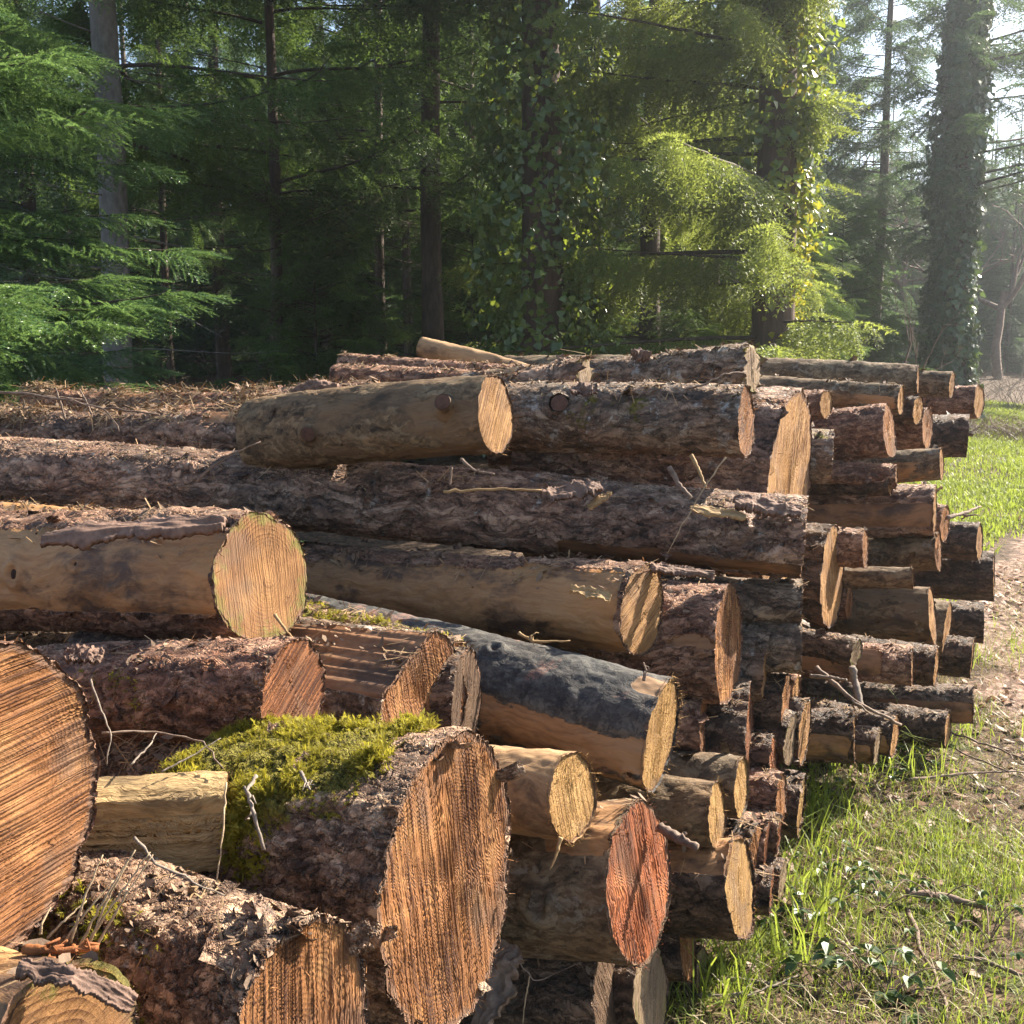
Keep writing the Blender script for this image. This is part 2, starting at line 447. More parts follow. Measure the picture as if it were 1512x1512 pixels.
MAT = {
    'twig': simple_mat('dry_twig_bark', (0.07, 0.045, 0.032), (0.26, 0.19, 0.145), 60),
    'twig_grey': simple_mat('bleached_twig', (0.09, 0.070, 0.055), (0.28, 0.235, 0.19), 60),
    'straw': simple_mat('dry_grass_stalk', (0.22, 0.155, 0.09), (0.42, 0.32, 0.20), 40),
    'chip': simple_mat('wood_splinter', (0.20, 0.12, 0.055), (0.40, 0.27, 0.13), 50, stretch=(0.1, 1, 1)),
    'slab': simple_mat('loose_bark_slab', (0.05, 0.03, 0.022), (0.24, 0.15, 0.11), 40),
    'litter': simple_mat('bark_litter', (0.050, 0.032, 0.022), (0.30, 0.205, 0.135), 26),
    'needle_litter': simple_mat('needle_litter', (0.20, 0.12, 0.06), (0.44, 0.30, 0.16), 26),
    'trunk': simple_mat('conifer_trunk_bark', (0.030, 0.022, 0.018), (0.13, 0.092, 0.070), 22, stretch=(1, 1, 0.25), bump=1.0),
    'trunk_grey': simple_mat('grey_fir_bark', (0.075, 0.068, 0.060), (0.21, 0.195, 0.175), 16, stretch=(1, 1, 0.5), bump=0.6),
    'trunk_red': simple_mat('red_brown_trunk_bark', (0.035, 0.023, 0.017), (0.135, 0.086, 0.060), 20, stretch=(1, 1, 0.2), bump=1.0),
    'limb': simple_mat('live_limb_bark', (0.020, 0.015, 0.011), (0.085, 0.062, 0.046), 40),
    'deadwood': simple_mat('dead_branch_bark', (0.06, 0.045, 0.036), (0.20, 0.155, 0.125), 40),
    'spruce': leaf_mat('spruce_needles', (0.034, 0.080, 0.026), (0.120, 0.195, 0.052), (0.26, 0.38, 0.07), 0.38),
    'spruce_dark': leaf_mat('dark_spruce_needles', (0.034, 0.076, 0.036), (0.105, 0.175, 0.066), (0.20, 0.31, 0.09), 0.36),
    'spruce_lime': leaf_mat('yellow_green_spruce_needles', (0.072, 0.120, 0.030), (0.215, 0.275, 0.068), (0.50, 0.56, 0.10), 0.48),
    'fir': leaf_mat('fresh_fir_needles', (0.036, 0.100, 0.048), (0.130, 0.235, 0.078), (0.32, 0.48, 0.11), 0.34, rough=0.35, spec=0.6),
    'ivy': leaf_mat('ivy_leaves', (0.035, 0.075, 0.016), (0.125, 0.185, 0.034), (0.42, 0.50, 0.05), 0.40, rough=0.28, scale=3.0, spec=0.7),
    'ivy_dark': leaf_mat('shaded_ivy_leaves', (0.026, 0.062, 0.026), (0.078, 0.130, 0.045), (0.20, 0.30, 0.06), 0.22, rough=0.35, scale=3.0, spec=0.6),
    'ivy_lit': leaf_mat('sunlit_ivy_leaves', (0.10, 0.13, 0.016), (0.27, 0.27, 0.028), (0.55, 0.50, 0.05), 0.45, rough=0.35, scale=3.0),  # brighter ivy copy, sunlight on the leaves put into their colour
    'grass': leaf_mat('grass_blades', (0.075, 0.125, 0.018), (0.20, 0.255, 0.042), (0.46, 0.55, 0.07), 0.45, scale=1.5),
    'dry_grass': leaf_mat('dry_grass_blades', (0.19, 0.15, 0.075), (0.36, 0.29, 0.15), (0.4, 0.33, 0.15), 0.3, scale=2.0),
    'moss': leaf_mat('moss_fronds', (0.095, 0.085, 0.014), (0.37, 0.325, 0.030), (0.62, 0.56, 0.06), 0.42, rough=0.7, scale=22.0),
    'bramble': leaf_mat('bramble_leaves', (0.030, 0.065, 0.020), (0.085, 0.135, 0.040), (0.2, 0.3, 0.06), 0.22, rough=0.45, scale=6.0, spec=0.4),
    'dead_leaf': leaf_mat('dead_leaves', (0.11, 0.060, 0.035), (0.36, 0.225, 0.15), (0.4, 0.22, 0.1), 0.2, rough=0.6, scale=5.0),
    'bracken': leaf_mat('dead_bracken', (0.10, 0.055, 0.03), (0.27, 0.16, 0.09), (0.4, 0.2, 0.1), 0.25, scale=2.0),
    'knot': simple_mat('dark_knot_wood', (0.010, 0.007, 0.006), (0.075, 0.042, 0.028), 80),
    'stub': simple_mat('sawn_stub_wood', (0.045, 0.022, 0.016), (0.135, 0.070, 0.045), 60),
    'fern_dry': simple_mat('rust_fern', (0.13, 0.042, 0.014), (0.27, 0.10, 0.032), 50),
}
# ------------------------------------------------------------------ logs
LOGS = []          # (object, world verts, world normals-ish, moss, peel) kept for scattering litter


def make_log(label, face, ax, d, hp, sw=None, bark='red', cut='orange', saw=0.0, hl=None, theta=None, L=None,
             peel=(), moss=(), flats=(), knots=(), stubs=(), bend=0.015, lump=0.05, tilt=(0.0, 0.0), flakes=18, splint=40,
             name='log', far_end=False, group='logs of the stacked timber pile', sag=0.0, ragged=0.0, res=1.0):
    seed = abs(hash(tuple(face) + tuple(ax))) % 100000
    rg = np.random.RandomState(seed)
    C = P(face[0], face[1], d)
    R = hp * d / F
    phi = math.atan2(C[0], C[1])
    if theta is None:
        th = R_(28) if sw is None else phi + (math.asin(min(0.98, sw / hp)) if sw > 0 else R_(-2))
    else:
        th = R_(theta)
    # far end: walk along the heading until the axis crosses the sight line through pixel ax
    r = ray(*ax)
    hx, hy = -math.cos(th), math.sin(th)
    A = np.array([[hx, -r[0]], [hy, -r[1]]])
    sol = np.linalg.solve(A, np.array([-C[0], -C[1]]))
    s, t = sol
    if s < 0.15 or t < 0 or s > 9:
        s = L or 1.5
        E = C + np.array([hx * s, hy * s, 0.0])
    else:
        E = CAM + t * r
    X = C - E
    Lfull = np.linalg.norm(X)
    X /= Lfull
    pit = math.asin(max(-1, min(1, X[2])))
    lim = R_(22)
    if abs(pit) > lim:
        pit = lim * (1 if pit > 0 else -1)
        X = np.array([math.cos(th) * math.cos(pit), -math.sin(th) * math.cos(pit), math.sin(pit)])
    Ln = L or Lfull
    Rl = R if hl is None else hl * (t if s > 0.15 and t > 0 else d) / F
    Rl = min(max(Rl, R * 0.6), R * 1.7)
    Y = np.cross([0, 0, 1.0], X)
    Y /= np.linalg.norm(Y)
    Z = np.cross(X, Y)
    mw = Matrix(((X[0], Y[0], Z[0], C[0]), (X[1], Y[1], Z[1], C[1]), (X[2], Y[2], Z[2], C[2]), (0, 0, 0, 1)))
    # grid
    px = d / 1024.0 * 2.2 / res                       # about two render pixels
    nu = int(np.clip(2 * math.pi * R / px, 40, 300))
    nv = int(np.clip(Ln / (px * 1.3), 24, 620))
    u = np.arange(nu) * 2 * math.pi / nu
    xs = -Ln * (np.linspace(0, 1, nv) ** 1.15)
    ca, sa = np.cos(u), np.sin(u)
    sx = rg.rand(3) * 50

    def radius(x, a):
        """x (n,1), a (1,m)"""
        f = -x / Ln
        rr = R + (Rl - R) * f
        lob = 0.03 * np.cos(2 * a + sx[0]) + 0.022 * np.cos(3 * a + sx[1]) + 0.012 * np.cos(5 * a + sx[2])
        rr = rr * (1 + lob * (lump / 0.05))
        p = np.stack(np.broadcast_arrays(x * 3.0 + sx[0], np.cos(a) * R * 14 + sx[1], np.sin(a) * R * 14 + sx[2]), -1)
        rr = rr * (1 + lump * fbm(p, seed, 3))
        p2 = np.stack(np.broadcast_arrays(x * 22.0 + sx[0], np.cos(a) * R * 40 + sx[1], np.sin(a) * R * 40 + sx[2]), -1)
        rr = rr + 0.0035 * fbm(p2, seed + 9, 3)
        for (a0, fr) in flats:
            da = np.cos(a - R_(a0))
            lim_ = fr * R / np.maximum(da, 0.05) + 0.006 * fbm(np.stack(np.broadcast_arrays(x * 2.5, a * 9 + 3, x * 0 + a * 0 + seed), -1), seed + 5, 3)
            rr = np.where(da > 0.05, np.minimum(rr, lim_), rr)
        for (kx, ka, kr) in knots:
            q = ((x + kx) / kr) ** 2 + ((((a - R_(ka) + math.pi) % (2 * math.pi)) - math.pi) * R / kr) ** 2
            rr = rr + kr * 0.42 * np.exp(-((np.sqrt(q) - 1.0) / 0.45) ** 2) - kr * 0.35 * np.exp(-q * 3)
        return rr
    xx, uu = xs[:, None], u[None]
    rr = radius(xx, uu)
    bx = bend * Ln * np.sin(np.pi * (xs / -Ln)) * math.cos(sx[1]) - sag * (xs / Ln) ** 2
    by = bend * Ln * np.sin(np.pi * (xs / -Ln)) * math.sin(sx[1])
    VX = np.broadcast_to(xx, rr.shape).copy()
    VY = -rr * sa[None] + by[:, None]
    VZ = rr * ca[None] + bx[:, None]
    # the saw cut is not square: tilt and a little roughness, faded out along the log
    ramp_ = np.exp(xx / (R * 0.9))
    rim_j = 0.002 * fbm(np.stack([ca * 9, sa * 9, ca * 0 + seed], -1), seed, 3) + ragged * fbm(np.stack([ca * 6, sa * 6, ca * 0 + seed], -1), seed + 3, 4, 0.7)
    VX = VX + ramp_ * (tilt[0] * -VY + tilt[1] * VZ + rim_j[None])
    V = np.stack([VX, VY, VZ], -1)
    i = np.arange(nv - 1)[:, None] * nu
    j = np.arange(nu)[None]
    j2 = (j + 1) % nu
    Q = np.stack([i + j, i + nu + j, i + nu + j2, i + j2], -1).reshape(-1, 4)
    pe = np.zeros((nv, nu))
    mo = np.zeros((nv, nu))

    def band(a0, hw, x0, x1, strength, soft=12.0, xsoft=0.05):
        da = np.abs(((np.degrees(uu) - a0 + 180) % 360) - 180)
        wa = np.clip((hw - da) / soft + 0.5, 0, 1)
        f = -xx
        wx = np.clip((f - x0) / xsoft + 0.5, 0, 1) * np.clip((x1 - f) / xsoft + 0.5, 0, 1)
        return strength * wa * wx
    for b in peel:
        pe = pe + band(*b)
    for (a0, fr) in flats:
        hw = math.degrees(math.acos(min(0.98, fr)))
        pe = pe + band(a0, hw, -1, 99, 1.6, 10)
    for b in moss:
        mo = mo + band(*b)
    Vf = V.reshape(-1, 3)
    nb = len(Vf)
    allV, F4 = [Vf], [Q]
    pel, mosl = [pe.ravel()], [mo.ravel()]
    # far end closed
    cen = V[-1].mean(0)
    allV.append(cen[None])
    pel.append([1.0]); mosl.append([0.0])
    F3 = [np.stack([(nv - 1) * nu + np.arange(nu), np.full(nu, nb), (nv - 1) * nu + (np.arange(nu) + 1) % nu], -1)]
    nb += 1
    # lifted flakes of bark, part of the bark surface
    nfl = int(flakes)
    for k in range(nfl):
        iv, iu = rg.randint(2, nv - 2), rg.randint(0, nu)
        if pe[iv, iu] > 0.35: continue
        c = V[iv, iu]
        nrm = np.array([0, -sa[iu], ca[iu]])
        tg = np.cross([1.0, 0, 0], nrm)
        ang = rg.rand() * 6.28
        a1 = math.cos(ang) * np.array([1.0, 0, 0]) + math.sin(ang) * tg
        b1 = np.cross(nrm, a1)
        w, l_ = rg.uniform(.008, .022), rg.uniform(.012, .045)
        lift = rg.uniform(.15, .8)
        g = []
        for a_ in np.linspace(0, 1, 4):
            for b_ in (-1, -.3, .4, 1):
                jit = rg.uniform(.8, 1.15)
                g.append(c + a1 * l_ * a_ * jit + b1 * w * b_ * (1 - .25 * a_) * jit + nrm * (.004 + lift * l_ * a_ ** 1.6 + .004 * b_ * b_))
        g = np.array(g)
        q = [[nb + r_ * 4 + c_, nb + r_ * 4 + c_ + 1, nb + r_ * 4 + c_ + 5, nb + r_ * 4 + c_ + 4] for r_ in range(3) for c_ in range(3)]
        allV.append(g); F4.append(np.array(q)); nb += 16
        pel.append(np.full(16, -1.5)); mosl.append(np.zeros(16))
    body = mesh_np(name, np.concatenate(allV), [np.concatenate(F4), np.concatenate(F3)], BARK[bark], True,
                   {'peel': np.concatenate(pel), 'moss': np.concatenate(mosl)})
    o = link(name, body)
    o.matrix_world = mw
    tag(o, label, 'log', group)
    # cut end
    rim = V[0]
    rc = np.array([0.0, by[0], bx[0]])

    def disc(rim, c, sgn, nm):
        nr = int(np.clip(R / (px * 0.9), 8, 130))
        fr = np.linspace(0.0, 1.0, nr + 1)[1:]
        rad0 = rim - c; rad0[:, 0] = 0; rl = np.linalg.norm(rad0, axis=1)[:, None]
        rimx = rim + rad0 / rl * BARK_H[bark] * 1.1
        D = c + (rimx - c)[None] * fr[:, None, None]
        # keep the cut plane flat: x follows the tilt and eases into the rim
        yy, zz = D[..., 1] - c[1], D[..., 2] - c[2]
        plane = (tilt[0] * -yy + tilt[1] * zz) if sgn > 0 else 0.0
        wr = np.clip((fr - 0.86) / 0.14, 0, 1)[:, None]
        base = 0.0 if sgn > 0 else c[0]
        D[..., 0] = base + plane * (1 - wr) + wr * ((rim[None, :, 0]) - base) + (0.0016 * sgn * fbm(np.stack([yy * 14, zz * 14, zz * 0 + seed], -1), seed + 2, 3)) * (1 - wr)
        c0 = c.copy(); c0[0] = D[0, :, 0].mean()
        VV = np.concatenate([c0[None], D.reshape(-1, 3)])
        a, b = np.arange(nu), (np.arange(nu) + 1) % nu
        T3 = np.stack([np.zeros(nu, int), 1 + b, 1 + a], -1)
        k = (np.arange(nr - 1) * nu)[:, None] + 1
        Q4 = np.stack([k + a, k + b, k + nu + b, k + nu + a], -1).reshape(-1, 4)
        if sgn < 0:
            T3, Q4 = T3[:, ::-1], Q4[:, ::-1]
        rimv = np.concatenate([[0.0], np.repeat(fr, nu)])
        sp = []
        if splint and sgn > 0:
            n_ = int(splint)
            for q_ in range(n_):
                k_ = rg.randint(nu)
                f_ = 1.0 if rg.rand() < .7 else rg.uniform(.3, 1) ** .5
                p0 = c + (D[-1, k_] - c) * f_
                if f_ < 1: p0[0] = D[min(nr - 1, int(f_ * nr)), k_, 0]
                rad = (rim[k_] - c); rad /= np.linalg.norm(rad) + 1e-9
                dirv = np.array([rg.uniform(.3, 1), 0, 0]) + rad * rg.uniform(-.1, .9) + rg.normal(0, .35, 3)
                dirv /= np.linalg.norm(dirv)
                ln = rg.uniform(.003, .03) * rg.rand() * (R / .12) ** .3
                side = np.cross(dirv, rg.normal(0, 1, 3)); side /= np.linalg.norm(side)
                w = rg.uniform(.0003, .0010)
                sp.append([p0 - side * w, p0 + side * w, p0 + dirv * ln + rg.normal(0, .003, 3)])
            sp = np.array(sp).reshape(-1, 3)
            T3 = np.concatenate([T3, len(VV) + np.arange(len(sp)).reshape(-1, 3)])
            VV = np.concatenate([VV, sp])
            rimv = np.concatenate([rimv, np.full(len(sp), .6)])
        return mesh_np(nm, VV, [Q4, T3], FACE[cut], True, {'rim': rimv})
    fo = link('cut_end', disc(rim, rc, 1, 'cut_end'), o)
    o['saw'] = float(saw)
    fo['saw'] = float(saw)
    if far_end:
        fb = link('cut_end', disc(V[-1], cen, -1, 'cut_end'), o)
        fb['saw'] = 0.4
    # knots
    for (kx, ka, kr) in knots:
        a = R_(ka)
        r0 = R + (Rl - R) * kx / Ln
        mb = MB()
        nrm = np.array([0.12, -math.sin(a), math.cos(a)])
        iv = int(np.argmin(np.abs(xs + kx)))
        iu = int(round((a % (2 * math.pi)) / (2 * math.pi) * nu)) % nu
        c = V[iv, iu].copy()
        pts = [c - nrm * kr * .5, c + nrm * kr * .22, c + nrm * kr * .34]
        Vt, ft = tube(pts, [kr * .95, kr * .62, kr * .30], 12)
        Vt += rg.normal(0, kr * .06, Vt.shape)
        mb.add(Vt, ft)
        mb.build('knot', MAT['knot'], o)
    for (kx, ka, kr, kl) in stubs:
        a = R_(ka)
        iv = int(np.argmin(np.abs(xs + kx)))
        iu = int(round((a % (2 * math.pi)) / (2 * math.pi) * nu)) % nu
        c = V[iv, iu].copy()
        nrm = np.array([0.35, -math.sin(a), math.cos(a)]); nrm /= np.linalg.norm(nrm)
        fr = np.linspace(-.6, 1, 9)
        pts = c + nrm[None] * (kl * fr)[:, None]
        rad = kr * (.85 + .8 * np.exp(-np.clip(fr + .1, 0, 2) * 4))
        Vt, ft = tube(pts, rad, 22, cap=False)
        Vt *= 1
        Vt += .10 * kr * fbm(Vt * 30 + seed, seed, 3)[:, None] * .5
        me = mesh_np('branch_stub', Vt, ft, BARK[bark], True, {'peel': np.zeros(len(Vt)) + (.4 if bark == 'smooth' else 0), 'moss': np.zeros(len(Vt))})
        so = link('branch_stub', me, o)
        ring = Vt[-22:]
        cc = ring.mean(0) + nrm * kr * .05
        VV = np.concatenate([[cc], (cc + (ring - cc) * .55) + nrm * kr * .03, ring * 1.0])
        k = np.arange(22); k2 = (k + 1) % 22
        ce = mesh_np('cut_end', VV, [np.stack([np.zeros(22, int), 1 + k, 1 + k2], -1), np.stack([1 + k, 23 + k, 23 + k2, 1 + k2], -1)], MAT['stub'], False)
        link('cut_end', ce, so)
    Wn = np.stack([np.zeros_like(rr), -np.broadcast_to(sa[None], rr.shape), np.broadcast_to(ca[None], rr.shape)], -1)
    Rm = np.stack([X, Y, Z], 1)
    LOGS.append(dict(o=o, V=V, N=Wn, Rm=Rm, C=C, moss=mo, peel=pe, R=R, L=Ln, label=label, d=d))
    return o


LG = make_log
# ---- nearest logs, bottom left
LG('huge sawn log end at the left edge with golden brown wavy saw marks', (-43, 1197), (-420, 1120), 1.25, 236, 190, 'red', 'orange', saw=1.50, hl=230, L=1.2, peel=(), moss=((60, 40, 0, .05, .4),), lump=.03, splint=120, tilt=(0, .02))
LG('split half log with exposed pale fibrous grain beside the huge left log', (334, 1212), (60, 1222), 1.62, 66, 6, 'split', 'pale', L=.55, flats=((90, .25), (20, .75)), peel=((90, 95, -1, 9, 2),), flakes=0, splint=60, lump=.04)
LG('sunlit flaky log with brown cut end at the bottom edge', (455, 1512), (150, 1372), 1.22, 122, 96, 'mossy', 'orange', saw=.25, hl=100, L=.62, moss=((70, 40, .18, .5, .42), (110, 30, .1, .6, .35)), flakes=150, lump=.05, splint=90, tilt=(.12, -.12))
LG('log with a mossy yellow cut end in the bottom left corner', (95, 1560), (-190, 1500), 1.02, 118, 98, 'tan', 'ringed', saw=1.2, L=.5, peel=((0, 80, -1, 9, 1.5),), splint=60, tilt=(0, .02))
big = LG('fat centre log topped with bright moss, its orange cut end heavily saw grooved', (672, 1302), (350, 1245), 1.65, 204, 101, 'mossy', 'orange', saw=-.06, hl=150, L=.47, moss=((8, 36, .08, 1, .80, 24), (52, 26, .20, 1, .50, 24)), knots=((.16, 105, .025),), flakes=120, lump=.075, splint=200, tilt=(.05, .0), bend=.0)
LG('grooved log with a flat split top behind the moss covered log', (630, 1036), (440, 1012), 2.08, 94, 62, 'grey', 'orange', saw=-.12, L=.9, flats=((28, .76),), flakes=30, splint=120, tilt=(.06, 0))
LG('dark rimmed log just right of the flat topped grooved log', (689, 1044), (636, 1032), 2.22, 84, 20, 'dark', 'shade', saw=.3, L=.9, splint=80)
LG('short pinkish barked log with dark red cut end scored by diagonal saw strokes', (436, 1021), (100, 1028), 1.92, 71, 42, 'red', 'red', saw=.95, hl=68, L=1.0, moss=((80, 30, .25, 1.2, .38),), knots=((.19, 70, .020),), flakes=40, splint=90, tilt=(.0, .12))
LG('thin smooth barkless log with a fuzzy straw coloured end beside the moss log', (848, 1176), (560, 1160), 1.98, 63, 33, 'pale', 'straw', L=.8, flakes=0, splint=260, lump=.025, peel=((0, 180, -1, 9, .6),))
LG('grey barked log with a bright rust red cut end', (946, 1304), (720, 1290), 2.05, 112, 41, 'olive', 'flame', saw=.0, L=1.0, knots=((.155, 82, .030),), peel=((10, 35, .0, .16, .9),), flakes=12, splint=160, tilt=(0, 0))
LG('blue grey barked log with pinkish patches and a fuzzy straw end', (978, 1086), (430, 950), 2.35, 82, 26, 'blue', 'straw', hl=60, L=1.9, peel=((118, 50, -1, .9, 1.12, 40), (135, 55, .8, 3, 1.05, 40), (15, 14, -.1, .07, 1.3, 14)), knots=((.03, 118, .018), (.42, 20, .018)), flakes=0, splint=330, lump=.03, tilt=(.02, 0))
LG('smooth brown log below the fuzzy ended blue grey log', (1060, 1203), (860, 1190), 2.42, 48, 11, 'smooth', 'straw', L=1.2, flakes=6, splint=90)
LG('dark log with pale flat top and tan cut end above the grass', (1095, 1310), (900, 1300), 2.40, 66, 15, 'dark', 'straw', saw=.4, L=1.3, peel=((5, 45, -1, 9, 1.3),), flakes=20, splint=110)
LG('long tan log half stripped of bark with a ragged cut end in mid pile', (950, 901), (345, 850), 2.60, 63, 30, 'tan', 'pale', saw=1.1, hl=56, L=1.9, peel=((85, 66, .02, 1.1, .85, 25), (95, 40, 1.0, 2, .35, 25), (8, 30, .35, 2, -.6)), knots=((1.0, 20, .014), (.55, 35, .010)), flakes=70, splint=160, tilt=(.0, .05))
LG('yellow tan log with a round ringed end, bark left only along top and bottom', (389, 853), (-120, 862), 2.20, 92, 60, 'tan', 'ringed', saw=.05, hl=86, L=1.7, peel=((75, 38, .02, 3, 1.2), (8, 20, -.1, 3, -1.2), (150, 35, .0, 3, -1.0)), knots=((.42, 72, .013), (.62, 82, .024)), flakes=70, splint=60, tilt=(.0, -.03))
LG('thick red brown log with a pale edge below the stripped tan log', (1077, 951), (700, 930), 2.76, 82, 18, 'red', 'orange', saw=.05, L=2.0, peel=((110, 40, 0, 2, .3),), flakes=40, splint=130)
LG('very long barked log crossing the pile from the left edge, studded with dark knots', (1187, 797), (-120, 692), 2.95, 53, 0, 'plate', 'pale', hl=47, L=3.4, knots=((.52, 78, .026), (.60, 50, .018), (.18, 70, .026), (1.1, 75, .018), (1.95, 60, .030)), peel=((140, 22, -.1, .7, .9),), flakes=190, splint=40, lump=.06, bend=.012)
LG('enormous log with a tall narrow pale cut face near the pile centre', (1165, 737), (1000, 715), 3.62, 160, 33, 'plate', 'pale', saw=.05, L=.9, flakes=40, splint=160, lump=.03, tilt=(.02, -.02))
LG('grey barked log directly under the right end of the long knotted log', (1184, 889), (1000, 880), 3.0, 30, 0, 'grey', 'pale', L=1.5, flakes=10, splint=50)
LG('grey barked log at the bottom right below the long knotted log', (1183, 952), (1000, 945), 3.02, 36, 0, 'grey', 'pale', L=1.5, flakes=14, splint=30)
LG('log with a tall striped cut face right of the long knotted log', (1230, 852), (1170, 848), 4.0, 75, 19, 'dark', 'pale', saw=-.25, L=.9, flakes=14, splint=60, tilt=(.06, 0))
# ---- top of the pile
LG('smooth weathered top log with sawn branch stubs and half shaded cut end', (733, 612), (400, 642), 2.90, 56, 30, 'smooth', 'pale', saw=.62, hl=54, L=.92, stubs=((.10, 72, .025, .045), (.60, 98, .026, .018)), flakes=4, splint=70, lump=.035, tilt=(.08, .0))
LG('lichen grey log with an orange end on top of the pile', (1103, 624), (730, 628), 3.02, 49, 12, 'grey', 'orange', saw=.7, hl=52, L=1.5, stubs=((.56, 66, .030, .02),), moss=((75, 30, .25, .55, .5), (30, 20, .6, 1.2, .35)), flakes=60, splint=110, tilt=(.02, 0))
LG('scaly topmost log with a broken branch stub at its end', (1112, 543), (850, 566), 3.45, 34, 12, 'grey', 'grey', hl=30, L=1.2, flakes=70, ragged=.02, splint=60)
LG('broken barked log with a curled splintered end on the pile top', (866, 553), (640, 592), 3.50, 23, 9, 'plate', 'grey', hl=20, L=1.5, flakes=60, ragged=.03, splint=60)
LG('rough broken log with loose bark behind the smooth top log', (560, 590), (400, 606), 3.72, 22, None, 'plate', 'pale', hl=20, L=.9, flakes=60, ragged=.03)
LG('smooth tan pole tilting up at its left end behind the pile top', (790, 553), (622, 513), 4.60, 11, None, 'pale', 'pale', hl=15, theta=22, far_end=True, flakes=0, lump=.02)
LG('upper one of two thin pinkish logs on the back of the pile', (790, 556), (507, 536), 4.35, 12, None, 'red', 'pale', hl=12, theta=24, far_end=True, flakes=10)
LG('lower one of two thin pinkish logs on the back of the pile', (760, 566), (498, 555), 4.10, 14, None, 'red', 'pale', hl=15, theta=24, far_end=True, flakes=10)
LG('log with a rounded pale left end among debris at upper left', (470, 592), (50, 599), 3.90, 15, None, 'red', 'pale', hl=22, theta=25, far_end=True, flakes=60, peel=((0, 40, .5, 1, .4),))
LG('rough barked log lost in debris at the upper left edge', (470, 640), (-130, 636), 3.55, 32, None, 'plate', 'pale', hl=26, theta=27, flakes=140, peel=((20, 40, 0, .5, .6),), lump=.09)
LG('second rough log in debris behind the upper left edge', (450, 612), (-160, 622), 3.75, 24, None, 'red', 'pale', hl=24, theta=27, flakes=100, lump=.09)
LG('peeled yellow brown log glimpsed under the long knotted log at left', (400, 800), (-130, 762), 2.80, 34, None, 'tan', 'pale', hl=32, theta=27, peel=((0, 180, -1, 9, .5),), flakes=20)
LG('damp dark log under the yellow tan ringed log', (372, 957), (-130, 966), 2.44, 36, None, 'dark', 'pale', theta=27, flakes=60, L=1.6)
LG('mossy log capped with bark flakes behind the flat topped grooved log', (662, 1002), (380, 916), 2.42, 50, None, 'mossy', 'orange', L=1.2, moss=((0, 50, 0, 2, .55),), flakes=90)
LG('dark mossy log in the gap under the pinkish barked log', (420, 1175), (90, 1140), 1.86, 56, None, 'mossy', 'orange', L=.9, moss=((10, 40, 0, 2, .24),), flakes=30)
LG('dark log in shadow beneath the tan end at mid pile', (1010, 1040), (700, 1010), 2.80, 60, None, 'dark', 'orange', L=1.6, flakes=10)
LG('reddish log stub shaded behind the fuzzy ended blue grey log', (1040, 1073), (940, 1068), 2.72, 40, 5, 'red', 'orange', L=1.2, flakes=10, splint=30)
